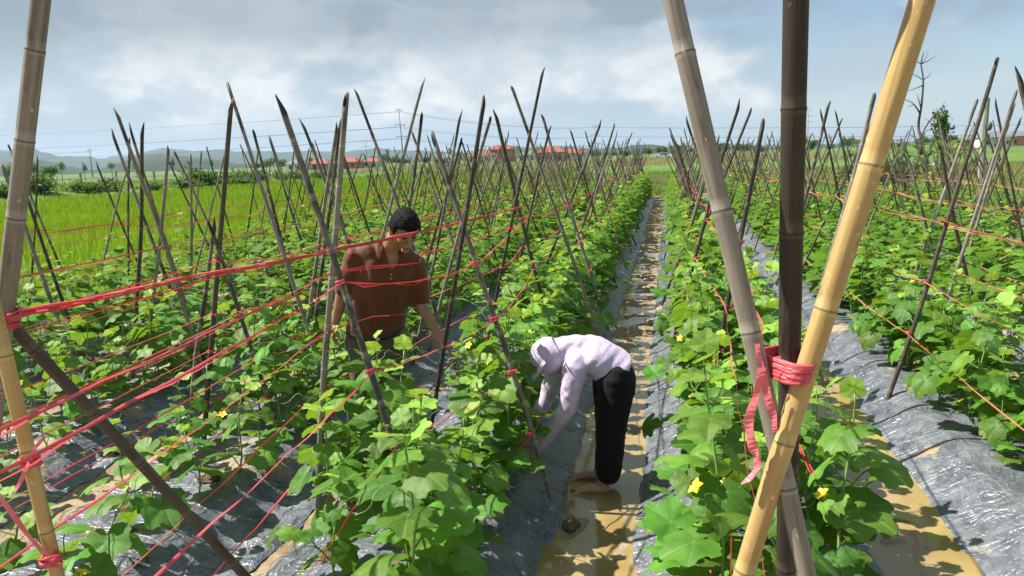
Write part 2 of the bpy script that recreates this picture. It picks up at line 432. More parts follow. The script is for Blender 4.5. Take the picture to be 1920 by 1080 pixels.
for j, y in enumerate(gy):
    for i, x in enumerate(gx):
        V[j, i] = (x, y, gz(float(x), float(y)))
        gm[j, i] = 1 - smooth01(XL - 0.6, XL + 0.2, x) * smooth01(XR + 0.7, XR - 0.1, x) * smooth01(fend(x) + 0.8, fend(x) - 0.3, y)
nx = len(gx); ny = len(gy)
I = (np.arange(ny - 1)[:, None] * nx + np.arange(nx - 1)[None]).ravel()
me = np_mesh('ground', V.reshape(-1, 3), np.stack([I, I + 1, I + nx + 1, I + nx], 1))
at = me.attributes.new('grass', 'FLOAT', 'POINT'); at.data.foreach_set('value', gm.ravel().astype(np.float32))
tag(meshobj('ground', me, MT['ground']), kind='structure')

BEDNAME = {0: 'bed between the two muddy furrows', -1: 'bed the woman is picking from', -2: 'bed left of the standing man',
           -3: 'second bed left of the man', -4: 'third bed left of the man', -5: 'fourth bed left of the man', -6: 'fifth bed left of the man',
           1: 'bed right of the right furrow', 2: 'second bed right of the furrows', 3: 'third bed right of the furrows', 4: 'fourth bed right of the furrows', 5: 'fifth bed right of the furrows'}
BEDS = list(range(-5, 6))
def pz(x, y):                                             # top of the plastic film
    return gz(x, y) + 0.014 + 0.010 * noise.noise((x * 5, y * 11, 3.0)) + 0.006 * noise.noise((x * 15, y * 24, 7.0)) + 0.004
for b in BEDS:
    c = bedc(b); near = -3 <= b <= 2
    xs = np.linspace(c - {-1: 0.78, -2: 0.68}.get(b, 0.60), c + {-2: 0.78, -3: 0.68}.get(b, 0.60), 44 if near else 14)
    ys = np.concatenate([np.arange(1.0, 9, 0.045 if near else 0.25), np.arange(9, fend(c) - 0.2, 0.5)])
    V = np.zeros((len(ys), len(xs), 3))
    for j, y in enumerate(ys):
        e0 = 0.05 * noise.noise((b * 3.3, y * 1.1, 0.0)); e1 = 0.05 * noise.noise((b * 3.3, y * 1.1, 8.0))
        for i, x in enumerate(xs):
            u = i / (len(xs) - 1); xx = float(x + e0 * (1 - u) + e1 * u)
            V[j, i] = (xx, y, pz(xx, float(y)) - (0.012 if i in (0, len(xs) - 1) else 0))
    n_ = len(xs); I = (np.arange(len(ys) - 1)[:, None] * n_ + np.arange(n_ - 1)[None]).ravel()
    me = np_mesh('mulch_film', V.reshape(-1, 3), np.stack([I, I + 1, I + n_ + 1, I + n_], 1))
    tag(meshobj('mulch_film', me, MT['plastic']), 'wrinkled grey-black plastic mulch film covering the ' + BEDNAME[b], 'plastic sheet', 'plastic mulch sheets over the beds')
for k, nm in ((0, 'water'), (1, 'water')):
    c = F0 + SP * k; xs = np.linspace(c - 0.36, c + 0.36, 8); ys = np.arange(0.8, 16, 0.4)
    V = [(x, y, 0.014 if k == 0 else 0.022) for y in ys for x in xs]; n_ = len(xs)
    I = (np.arange(len(ys) - 1)[:, None] * n_ + np.arange(n_ - 1)[None]).ravel()
    tag(meshobj(nm, np_mesh('water', V, np.stack([I, I + 1, I + n_ + 1, I + n_], 1)), MT['water']), kind='structure')

# ------------------------------------------------------------------ people
def cloth_material(name, c, rough=0.75, weave=220, sheen=0.2, wr=0.5, wscale=(9, 9, 5)):
    g = G(name); v = g.coord('Object', wscale); n = g.noise(v, 1.2, 4, 0.55, 0.8); f = g.noise(g.coord('Object', (weave,) * 3), 1, 2)
    g.col(g.ramp(n, [(0.3, tuple(x * 0.85 for x in c)), (0.7, tuple(min(1, x * 1.08) for x in c))])); g.rough(rough); g.spec(0.25)
    g.p.inputs['Sheen Weight'].default_value = sheen
    b = g.bump(n, wr * 1.4, 0.04); g.bump(f, 0.25, 0.002, b); MT[name] = g.m
cloth_material('brown_polo', (0.120, 0.032, 0.009), 0.65, wr=0.15)
cloth_material('olive_trousers', (0.105, 0.077, 0.047), 0.8, wr=0.35)
cloth_material('lilac_jersey', (0.56, 0.46, 0.62), 0.6, wr=0.12, wscale=(14, 8, 10))
cloth_material('black_trousers', (0.006, 0.006, 0.007), 0.85, wr=0.3, sheen=0.05)
def skin_material(name, c):
    g = G(name); n = g.noise(g.coord('Object', (30,) * 3), 1, 4)
    g.col(g.ramp(n, [(0.3, tuple(x * 0.82 for x in c)), (0.7, tuple(x * 1.1 for x in c))])); g.rough(0.48)
    g.p.inputs['Subsurface Weight'].default_value = 0.12; g.p.inputs['Subsurface Radius'].default_value = (0.02, 0.008, 0.004)
    g.bump(g.noise(g.coord('Object', (160,) * 3), 1, 2), 0.15, 0.002); MT[name] = g.m
skin_material('tanned_skin', (0.34, 0.165, 0.085)); skin_material('pale_skin', (0.50, 0.29, 0.18))
g = G('black_hair'); st = g.noise(g.coord('Object', (160, 160, 40)), 1, 3); g.col(g.ramp(st, [(0.3, (0.004, 0.004, 0.005)), (0.8, (0.02, 0.018, 0.018))])); g.rough(0.6); g.spec(0.10); g.bump(st, 1.0, 0.010); MT['hair'] = g.m
simple('dark_eye', (0.015, 0.01, 0.008), 0.3, 0.1); simple('lip', (0.24, 0.09, 0.06), 0.5, 0.1); simple('belt_leather', (0.025, 0.018, 0.014), 0.4, 0.2); simple('buckle_metal', (0.5, 0.48, 0.45), 0.25, 0.1)
simple('mud_skin', (0.16, 0.10, 0.055), 0.5, 0.3, 20)

def hand(bm, wrist, d, palm_n, thumb_side, scale=1.0, curl=0.35, spread=0.10):
    """palm and five fingers; d = direction of the fingers, palm_n = palm normal, thumb_side = vector towards the thumb"""
    d = d.normalized(); t = (thumb_side - d * thumb_side.dot(d)).normalized(); n = palm_n - d * palm_n.dot(d) - t * palm_n.dot(t); n = n.normalized()
    S = scale
    loft(bm, [(wrist - d * 0.01 * S, t * 0.026 * S, n * 0.019 * S), (wrist + d * 0.025 * S, t * 0.033 * S, n * 0.016 * S), (wrist + d * 0.06 * S, t * 0.040 * S, n * 0.014 * S), (wrist + d * 0.088 * S, t * 0.039 * S, n * 0.011 * S)], 12)
    for k, (off, L, r) in enumerate(((0.028, 0.068, 0.0086), (0.0095, 0.077, 0.009), (-0.0095, 0.071, 0.0086), (-0.028, 0.056, 0.0075))):
        p = wrist + d * 0.080 * S + t * off * S; dirn = (d + t * spread * (off / 0.028)).normalized(); pts = [p]; c = curl * (0.8 + 0.15 * k)
        ang = 0
        for seg in (0.45, 0.32, 0.23):
            ang += c; pts.append(pts[-1] + (dirn * math.cos(ang) + n * math.sin(ang)) * L * seg * S)
        limb(bm, pts, [r * S, r * 0.95 * S, r * 0.85 * S, r * 0.7 * S], 8, 2)
    p = wrist + d * 0.022 * S + t * 0.026 * S
    limb(bm, [p, p + (t * 0.6 + d * 0.7 + n * 0.35) * 0.036 * S, p + (t * 0.5 + d * 1.0 + n * 0.7) * 0.055 * S, p + (t * 0.4 + d * 1.3 + n * 0.95) * 0.060 * S], [0.0125 * S, 0.0105 * S, 0.009 * S, 0.0075 * S], 8, 2)
def wrinkle(me, fn):
    n = len(me.vertices)
    co = np.empty(n * 3, dtype=np.float32); no = np.empty(n * 3, dtype=np.float32); me.vertices.foreach_get('co', co); me.vertices.foreach_get('normal', no)
    co = co.reshape(-1, 3); d_ = np.array([fn(Vector(c)) for c in co], dtype=np.float32); co += no.reshape(-1, 3) * d_[:, None]; me.vertices.foreach_set('co', co.ravel()); me.update()
def cut_faces(me, test):
    bm = bmesh.new(); bm.from_mesh(me); bmesh.ops.delete(bm, geom=[f for f in bm.faces if test(f.calc_center_median())], context='FACES'); bm.to_mesh(me); bm.free()
def person(label):
    o = empty('person', (0, 0, 0)); tag(o, label, 'person'); return o
def rebase(root, base, objs):
    """move the Empty to the feet and keep the parts where they are"""
    root.location = base
    for o in objs: o.location = -Vector(base)

# ---- standing man
man = person('man in a brown polo shirt and olive trousers leaning between the poles')
f = Vector((0.50, -0.866, 0)).normalized(); s = Vector((0.866, 0.50, 0)); Z = Vector((0, 0, 1))     # s points to picture right
YM = 4.5
hip = aty(703, 622, YM); neck = aty(733, 459, YM - 0.16); head = aty(758, 431, YM - 0.26)
shA = aty(676, 476, YM - 0.19); shB = aty(777, 493, YM + 0.0)
elA = aty(642, 552, YM - 0.12); wrA = aty(629, 604, YM - 0.12); elB = aty(786, 566, YM + 0.01); wrB = aty(815, 617, YM - 0.07)
ft = gz(hip.x, hip.y)
up = (neck - hip).normalized()
fb_ = (f - up * f.dot(up)).normalized(); sb_ = s
def tor(t, w_, d_, fo=0): return (hip + up * ((neck - hip).length * t) + fb_ * fo, sb_ * w_, fb_ * d_)
HF = Vector((0.52, -0.60, -0.62)).normalized(); HZ = (Z - HF * Z.dot(HF)).normalized(); HS = HF.cross(HZ).normalized()   # looking down at his hand
def face_shape(c):
    x, y, z = c                                           # x side, y forward, z up
    k = 1.0
    if z < 0: k = 1 - 0.34 * (-z) ** 1.3
    yy = y * (1.0 if y > 0 else 1.06); zz = z
    if z < -0.2 and y > 0: yy += 0.10 * (-z - 0.2)
    if y > 0.6: yy *= 0.95
    return Vector((x * k, yy * (1 - 0.08 * max(0, -z)), zz))
def build_head(bm):
    ellipsoid(bm, head, HS * 0.074, HF * 0.094, HZ * 0.116, 28, 20, face_shape)
    limb(bm, [head + HF * 0.088 + HZ * 0.018, head + HF * 0.103 - HZ * 0.012, head + HF * 0.112 - HZ * 0.03], [0.008, 0.011, 0.014], 8, 2)          # nose
    for k in (-1, 1):
        limb(bm, [head + HF * 0.102 - HZ * 0.034 + HS * 0.012 * k, head + HF * 0.094 - HZ * 0.036 + HS * 0.017 * k], [0.0085, 0.007], 8, 1)
        limb(bm, [head + HF * 0.080 + HZ * 0.034 + HS * 0.014 * k, head + HF * 0.070 + HZ * 0.034 + HS * 0.046 * k], [0.012, 0.011], 8, 1)          # brow
        ellipsoid(bm, head + HF * 0.064 - HZ * 0.022 + HS * 0.040 * k, HS * 0.022, HF * 0.020, HZ * 0.018, 10, 8)                                     # cheek
        ellipsoid(bm, head - HF * 0.008 - HZ * 0.012 + HS * 0.079 * k, HS * 0.010, HF * 0.019, HZ * 0.033, 12, 10)                                    # ear
        ellipsoid(bm, head - HF * 0.014 + HZ * 0.006 + HS * 0.086 * k, HS * 0.007, HF * 0.016, HZ * 0.022, 10, 8)
    limb(bm, [head + HF * 0.085 - HZ * 0.060 - HS * 0.018, head + HF * 0.094 - HZ * 0.058, head + HF * 0.085 - HZ * 0.060 + HS * 0.018], [0.009, 0.011, 0.009], 8, 2)
    ellipsoid(bm, head + HF * 0.072 - HZ * 0.098, HS * 0.028, HF * 0.022, HZ * 0.018, 12, 8)                                                          # chin
bm = bmesh.new()
loft(bm, [tor(-0.12, 0.15, 0.10), tor(0.0, 0.165, 0.105), tor(0.2, 0.155, 0.095), tor(0.5, 0.175, 0.105), tor(0.75, 0.18, 0.105), tor(0.9, 0.15, 0.08), tor(1.0, 0.06, 0.055)], 20)
limb(bm, [neck - up * 0.05, neck.lerp(head, 0.35) - HF * 0.01, head - HZ * 0.05 - HF * 0.012], [0.064, 0.056, 0.055])
build_head(bm)
limb(bm, [neck.lerp(shA, 0.35) - Z * 0.03, shA, elA, wrA], [0.06, 0.056, 0.044, 0.029]); limb(bm, [neck.lerp(shB, 0.35) - Z * 0.03, shB, elB, wrB], [0.06, 0.056, 0.046, 0.030])
hand(bm, wrA, (aty(621, 634, YM - 0.12) - wrA), s, f, 1.0, 0.45, 0.04)
hand(bm, wrB, (aty(838, 648, YM - 0.12) - wrB), Vector((0.2, -0.2, -1)), -s, 1.05, 0.32, 0.14)
fA = Vector((hip.x, hip.y, ft)) - s * 0.10 - f * 0.02; fB = Vector((hip.x, hip.y, ft)) + s * 0.12 + f * 0.05
for k, q in ((-1, fA), (1, fB)):
    h_ = hip + s * 0.085 * k - Z * 0.06; kn_ = (h_ + q) / 2 + f * 0.05 + Z * 0.03
    limb(bm, [h_, kn_, q + Z * 0.09], [0.085, 0.058, 0.038]); limb(bm, [q + Z * 0.045 - f * 0.04, q + Z * 0.05 + f * 0.05, q + Z * 0.03 + f * 0.17], [0.04, 0.04, 0.032])
body = meshobj('body', remeshed(bm, 'body', 0.0055, 2, 0.5), MT['tanned_skin'], man)
# shirt
bm = bmesh.new()
loft(bm, [tor(0.02, 0.182, 0.128), tor(0.10, 0.188, 0.130, 0.002), tor(0.30, 0.188, 0.128, 0.004), tor(0.52, 0.188, 0.132, 0.006), tor(0.74, 0.186, 0.130), tor(0.88, 0.175, 0.108, -0.004), tor(0.96, 0.125, 0.085, -0.008), tor(1.03, 0.076, 0.070, 0.0)], 28)
slA = elA.lerp(shA, 0.18); slB = elB.lerp(shB, 0.12)
limb(bm, [neck.lerp(shA, 0.55) - Z * 0.035, shA, slA], [0.078, 0.080, 0.078]); limb(bm, [neck.lerp(shB, 0.55) - Z * 0.035, shB, slB], [0.078, 0.080, 0.074])
me = remeshed(bm, 'shirt', 0.010, 6, 0.55)
hipn = hip.copy(); upn = up.copy()
def shirt_w(c):
    h_ = (c - hipn).dot(upn); x = (c - hipn).dot(s)
    a = 0.013 * noise.noise((x * 16 + h_ * 5, h_ * 4.5, 1.0)) + 0.006 * noise.noise((x * 9, h_ * 26 + x * 12, 5.0)) * smooth01(0.30, 0.02, h_)
    return a + 0.010 * math.sin(x * 42 + 5 * h_) * smooth01(0.15, -0.15, x) * smooth01(0.02, 0.3, h_)
wrinkle(me, shirt_w); wrinkle(me, lambda c: 0.003 * noise.noise(c * 22))
def vcut(c):
    h_ = (c - neck).dot(up); x = (c - neck - up * h_).dot(s) - 0.010; return (c - neck).dot(fb_) > 0.0 and h_ > -0.13 and abs(x) < 0.062 * (h_ + 0.13) / 0.13 + 0.004
cut_faces(me, vcut); cut_faces(me, lambda c: (c - neck).dot(up) > 0.008)
shirt = meshobj('shirt', me, MT['brown_polo'], man); sm = shirt.modifiers.new('t', 'SOLIDIFY'); sm.thickness = 0.003
bm = bmesh.new()                                          # collar: stand and two flaps
ring = []
for i in range(25):
    a = math.radians(-150 + 300 * i / 24); base_ = neck - up * 0.006 - fb_ * math.cos(a) * 0.066 + s * math.sin(a) * 0.074
    fr_ = max(0, -math.cos(a)); base_ -= up * 0.055 * fr_ ** 2; outv = (-fb_ * math.cos(a) + s * math.sin(a)).normalized()
    ring.append((bm.verts.new(base_), bm.verts.new(base_ + up * (0.040 - 0.008 * fr_) + outv * 0.004), bm.verts.new(base_ + outv * (0.034 + 0.020 * fr_) - up * (0.014 + 0.040 * fr_))))
for A, B in zip(ring, ring[1:]):
    bm.faces.new((A[0], B[0], B[1], A[1])); bm.faces.new((A[1], B[1], B[2], A[2]))
me = bm_mesh('collar', bm); col_ = meshobj('collar', me, MT['brown_polo'], shirt); q = col_.modifiers.new('t', 'SOLIDIFY'); q.thickness = 0.004
# trousers, belt
bm = bmesh.new()
loft(bm, [tor(-0.20, 0.175, 0.125), tor(-0.10, 0.19, 0.132), tor(0.0, 0.182, 0.128), tor(0.075, 0.178, 0.122)], 24)
for k, q in ((-1, fA), (1, fB)):
    h_ = hip + s * 0.088 * k - Z * 0.08; kn_ = (h_ + q) / 2 + f * 0.045 + Z * 0.03; limb(bm, [h_, kn_, q + Z * 0.10], [0.102, 0.088, 0.080], 18, 5)
me = remeshed(bm, 'trousers', 0.011, 6, 0.5)
wrinkle(me, lambda c: 0.012 * noise.noise((c.x * 13, c.y * 13, c.z * 5)) + 0.008 * noise.noise((c.x * 7 + c.z * 9, c.y * 6, c.z * 22)))
trousers = meshobj('trousers', me, MT['olive_trousers'], man)
bm = bmesh.new(); cB, aB, bB = tor(0.055, 0.186, 0.130); rg = []
for i in range(32):
    t = 2 * math.pi * i / 32; p = cB + aB * math.cos(t) + bB * math.sin(t); o_ = (aB * math.cos(t) + bB * math.sin(t)).normalized() * 0.007
    rg.append([bm.verts.new(p + o_ - up * 0.016), bm.verts.new(p + o_ + up * 0.016), bm.verts.new(p - o_ + up * 0.016), bm.verts.new(p - o_ - up * 0.016)])
for i in range(32):
    A, B = rg[i], rg[(i + 1) % 32]
    for k in range(4): bm.faces.new((A[k], A[(k + 1) % 4], B[(k + 1) % 4], B[k]))
belt = meshobj('belt', bm_mesh('belt', bm), MT['belt_leather'], trousers)
bm = bmesh.new(); box(bm, cB + bB * 1.06, 0.026, 0.006, 0.018, math.atan2(s.y, s.x)); meshobj('buckle', bm_mesh('buckle', bm, False), MT['buckle_metal'], trousers)
# hair
bm = bmesh.new(); vs = ellipsoid(bm, (0, 0, 0), (1, 0, 0), (0, 1, 0), (0, 0, 1), 48, 36)
keep = []
for v in vs:
    x, y, z = v.co; line = 0.46 if y > 0.55 else (0.46 - (0.55 - y) * 0.75 if y > -0.35 else -0.30)
    if abs(x) > 0.75 and -0.1 < y < 0.45: line = min(line, 0.02 if y > 0.25 else 0.16)
    keep.append(z > line)
rem = [v for v, k in zip(vs, keep) if not k]; bmesh.ops.delete(bm, geom=rem, context='VERTS')
for v in bm.verts:
    c = face_shape(v.co); n_ = noise.noise(v.co * 5) * 0.05 + noise.noise(Vector((v.co.x * 18, v.co.y * 9, v.co.z * 12))) * 0.05
    k = 1.085 + n_ + 0.05 * max(0, v.co.z); v.co = head + HS * 0.074 * c.x * k + HF * 0.094 * c.y * k + HZ * 0.116 * c.z * k
me = bm_mesh('hair', bm); hair = meshobj('hair', me, MT['hair'], man); q = hair.modifiers.new('t', 'SOLIDIFY'); q.thickness = 0.012; q.offset = -1
# face details
for k in (-1, 1):
    bm = bmesh.new(); limb(bm, [head + HF * 0.0875 + HZ * 0.012 + HS * 0.018 * k, head + HF * 0.0885 + HZ * 0.009 + HS * 0.030 * k, head + HF * 0.078 + HZ * 0.010 + HS * 0.043 * k], [0.003, 0.0045, 0.003], 6, 2); meshobj('eye', bm_mesh('eye', bm), MT['dark_eye'], body)
    bm = bmesh.new(); limb(bm, [head + HF * 0.0935 + HZ * 0.038 + HS * 0.014 * k, head + HF * 0.089 + HZ * 0.044 + HS * 0.032 * k, head + HF * 0.074 + HZ * 0.040 + HS * 0.052 * k], [0.003, 0.0042, 0.002], 6, 2); meshobj('eyebrow', bm_mesh('eyebrow', bm), MT['hair'], body)
bm = bmesh.new(); limb(bm, [head + HF * 0.090 - HZ * 0.0585 - HS * 0.022, head + HF * 0.1035 - HZ * 0.0575, head + HF * 0.090 - HZ * 0.0585 + HS * 0.022], [0.002, 0.0042, 0.002], 6, 3); meshobj('mouth', bm_mesh('mouth', bm), MT['lip'], body)
bm = bmesh.new()
for k in range(2):
    p = neck + fb_ * 0.105 - up * (0.135 + 0.03 * k) + s * 0.012; ellipsoid(bm, p + fb_ * 0.03, s * 0.006, fb_ * 0.004, up * 0.006, 8, 6)
meshobj('button', bm_mesh('button', bm), MT['buckle_metal'], shirt)
rebase(man, (hip.x, hip.y, ft), [body, shirt, trousers, hair])

MAN_HIP, MAN_UP, MAN_F = hip.copy(), up.copy(), f.copy()
# ---- bending woman
wom = person('woman in a lilac hooded top and black trousers bending to pick from the vines')
YW = 4.36
f = Vector((-0.95, -0.31, 0)).normalized(); s = Vector((-f.y, f.x, 0)) * -1            # s: towards the far side
n_ = Vector((0.31, -0.95, 0))                                                            # towards the camera
hipW = aty(1146, 692, YW); chest = aty(1088, 655, YW); neckW = aty(1062, 660, YW); headW = aty(1029, 672, YW - 0.02)
sd = -n_
def WR(px, py, wd, dp, tang):
    c = aty(px, py, YW); t = Vector(tang).normalized(); up_ = (sd.cross(t)).normalized()
    return (c, sd * wd, up_ * dp)
tg = (chest - hipW).normalized()
def wsp(t): return hipW + (chest - hipW) * t + Z * 0.020 * math.sin(math.pi * min(max(t, 0), 1))
upW = sd.cross(tg).normalized()
if upW.z < 0: upW = -upW
shN = aty(1078, 690, YW - 0.13); shF = aty(1046, 688, YW + 0.13)
elN = aty(1066, 762, YW - 0.15); wrN = aty(1008, 842, YW - 0.05); elF = aty(1026, 745, YW + 0.14); wrF = aty(991, 808, YW + 0.06)
bm = bmesh.new()
loft(bm, [(wsp(-0.15), sd * 0.135, upW * 0.095), (wsp(0.2), sd * 0.13, upW * 0.085), (wsp(0.6), sd * 0.12, upW * 0.07), (wsp(0.95), sd * 0.115, upW * 0.06), (wsp(1.15), sd * 0.07, upW * 0.05)], 18)
limb(bm, [wsp(1.0) - Z * 0.03, neckW - Z * 0.01, headW], [0.045, 0.045, 0.05]); ellipsoid(bm, headW, sd * 0.070, Vector((-0.5, 0, -0.8)).normalized() * 0.09, Vector((-0.8, 0, 0.5)).normalized() * 0.105, 20, 14)
limb(bm, [wsp(0.9).lerp(shN, 0.6), shN, elN, wrN], [0.036, 0.040, 0.034, 0.024]); limb(bm, [wsp(0.9).lerp(shF, 0.6), shF, elF, wrF], [0.036, 0.040, 0.034, 0.024])
hand(bm, wrN, (aty(985, 858, YW - 0.02) - wrN), Vector((-0.3, 0.9, -0.3)), Vector((-0.3, 0.2, 0.9)), 0.9, 0.42, 0.06)
hand(bm, wrF, (aty(982, 832, YW + 0.0) - wrF), Vector((-0.2, -0.9, -0.3)), Vector((-0.9, 0.1, 0.3)), 0.9, 0.42, 0.06)
aN = aty(1129, 905, YW - 0.05); aF = aty(1121, 893, YW + 0.14)
zf = lambda p: gz(p.x, p.y)
feet = []
for a_, k in ((aN, -1), (aF, 1)):
    h_ = hipW + sd * 0.08 * k - Z * 0.03; kn_ = aty(1146, 792, YW + 0.07 * k); limb(bm, [h_, kn_, a_], [0.08, 0.054, 0.034])
    g0 = max(zf(a_), 0.0); heel = Vector((a_.x + 0.02, a_.y, g0 + 0.032)); toe = Vector((a_.x - 0.165, a_.y - 0.03, g0 + 0.016)); mid = heel.lerp(toe, 0.5) + Z * 0.018
    limb(bm, [a_, heel], [0.030, 0.029]); limb(bm, [heel, mid, toe], [0.028, 0.029, 0.023])
    for q in range(5): limb(bm, [toe + n_ * (0.028 - 0.014 * q) + Vector((0.01, 0, 0)), toe + n_ * (0.030 - 0.015 * q) + Vector((-0.030 + 0.004 * q, -0.004, -0.004))], [0.011, 0.009 - 0.0006 * q], 6, 1)
    feet.append((heel, toe, g0))
bodyW = meshobj('body', remeshed(bm, 'body', 0.0055, 2, 0.5), MT['pale_skin'], wom)
# jersey
bm = bmesh.new()
loft(bm, [(wsp(-0.20) + upW * 0.035, sd * 0.168, upW * 0.100), (wsp(-0.02) + upW * 0.015, sd * 0.172, upW * 0.128), (wsp(0.25), sd * 0.17, upW * 0.125), (wsp(0.55), sd * 0.175, upW * 0.118), (wsp(0.85), sd * 0.175, upW * 0.108), (wsp(1.05) - Z * 0.01, sd * 0.13, upW * 0.095), (wsp(1.2) - Z * 0.02, sd * 0.08, upW * 0.075)], 26)
limb(bm, [wsp(0.9).lerp(shN, 0.55), shN, elN, wrN.lerp(elN, 0.02)], [0.078, 0.074, 0.056, 0.037], 16); limb(bm, [wsp(0.9).lerp(shF, 0.55), shF, elF, wrF.lerp(elF, 0.02)], [0.078, 0.070, 0.054, 0.036], 16)
limb(bm, [wsp(1.0), neckW + Z * 0.02, headW + Z * 0.01], [0.09, 0.085, 0.085])
me = remeshed(bm, 'jersey', 0.009, 6, 0.5)
hw = hipW.copy()
def jw(c):
    t_ = (c - hw).dot(tg); a = 0.006 * noise.noise((t_ * 22 + c.z * 8, c.y * 4, 2.0)) + 0.0012 * noise.noise(c * 24)
    d_ = (c - elN).length; a += 0.006 * noise.noise((c.z * 34 + c.x * 20, c.y * 8, 7.0)) * smooth01(0.25, 0.05, min(d_, (c - elF).length)); return a
wrinkle(me, jw); jersey = meshobj('hooded_top', me, MT['lilac_jersey'], wom)
fdir = (aty(1000, 712, YW - 0.02) - headW).normalized(); fdir = (fdir * 0.75 + n_ * 0.15).normalized()       # where the face points
crown = (aty(1005, 640, YW) - headW); crown = (crown - fdir * crown.dot(fdir)).normalized(); hs = fdir.cross(crown).normalized()
bm = bmesh.new()
def hoodf(c):
    x, y, z = c; return Vector((x * (1 - 0.10 * max(0, y)), y, z * (1.0 if z > 0 else 0.95)))
ellipsoid(bm, headW + crown * 0.008 - fdir * 0.012, hs * 0.098, fdir * 0.118, crown * 0.118, 30, 22, hoodf); ellipsoid(bm, headW.lerp(neckW, 0.55), hs * 0.088, (neckW - headW).normalized() * 0.10, Z * 0.088, 20, 14)
me = remeshed(bm, 'hood', 0.008, 5, 0.5); wrinkle(me, lambda c: 0.003 * noise.noise(c * 9)); hood = meshobj('hood', me, MT['lilac_jersey'], jersey)
bm = bmesh.new(); rows = []
for j in range(6):
    r_ = j / 5; row = []
    for i in range(21):
        a = math.radians(-78 + 156 * i / 20); Lb = 0.062 * math.cos(a) ** 0.5 * r_ if math.cos(a) > 0 else 0
        p = headW + crown * 0.008 - fdir * 0.012 + (fdir * math.cos(a) * 0.116 + hs * math.sin(a) * 0.098) + crown * 0.030 + (fdir * math.cos(a) + hs * math.sin(a) * 0.5) * Lb - crown * (0.10 * r_ * r_ * 0.25 + 0.025 * abs(math.sin(a)))
        row.append(bm.verts.new(p))
    rows.append(row)
for A, B in zip(rows, rows[1:]):
    for i in range(20): bm.faces.new((A[i], A[i + 1], B[i + 1], B[i]))
brim = meshobj('brim', bm_mesh('brim', bm), MT['lilac_jersey'], jersey); q = brim.modifiers.new('t', 'SOLIDIFY'); q.thickness = 0.005
bm = bmesh.new()                                          # hood seam
pts = [headW + crown * 0.008 - fdir * 0.012 + (crown * math.cos(a) * 0.1195 + (hs * math.sin(a)) * 0.0995) + fdir * 0.012 for a in [math.radians(-100 + 200 * k / 24) for k in range(25)]]
tube(bm, pts, 0.0016, 5); meshobj('seam', bm_mesh('seam', bm), MT['lilac_jersey'], jersey)
# trousers
bm = bmesh.new()
loft(bm, [(wsp(-0.30) + upW * 0.0, sd * 0.12, upW * 0.09), (wsp(-0.22), sd * 0.160, upW * 0.122), (wsp(0.0), sd * 0.165, upW * 0.125), (wsp(0.14), sd * 0.155, upW * 0.110)], 22)
for a_, k in ((aN, -1), (aF, 1)):
    h_ = hipW + sd * 0.080 * k - Z * 0.03 + Vector((0.015, 0, 0)); kn_ = aty(1146, 792, YW + 0.07 * k); hem = aty(1140, 884, YW + 0.07 * k); hem.z = max(hem.z, 0.10)
    limb(bm, [h_, kn_, hem], [0.120, 0.096, 0.080], 18, 6)
me = remeshed(bm, 'trousers', 0.010, 6, 0.5); wrinkle(me, lambda c: 0.008 * noise.noise((c.x * 12, c.y * 12, c.z * 7)) + 0.005 * noise.noise((c.x * 9, c.y * 9, c.z * 28)))
cut_faces(me, lambda c: c.z < 0.085)
trW = meshobj('trousers', me, MT['black_trousers'], wom); q = trW.modifiers.new('t', 'SOLIDIFY'); q.thickness = 0.004
for i, (heel, toe, g0) in enumerate(feet):                # mud drying on the feet
    bm = bmesh.new(); limb(bm, [heel - Z * 0.020, toe - Z * 0.008], [0.032, 0.030], 12, 3); me = bm_mesh('mud', bm); wrinkle(me, lambda c: 0.004 * noise.noise(c * 40)); o = meshobj('mud', me, MT['mud_skin'], bodyW)
rebase(wom, (aN.x, aN.y, 0.0), [bodyW, jersey, trW])

PEOPLE_R = [(lambda z: MAN_HIP + MAN_UP * ((z - MAN_HIP.z) / MAN_UP.z), 0.26, MAN_F)]
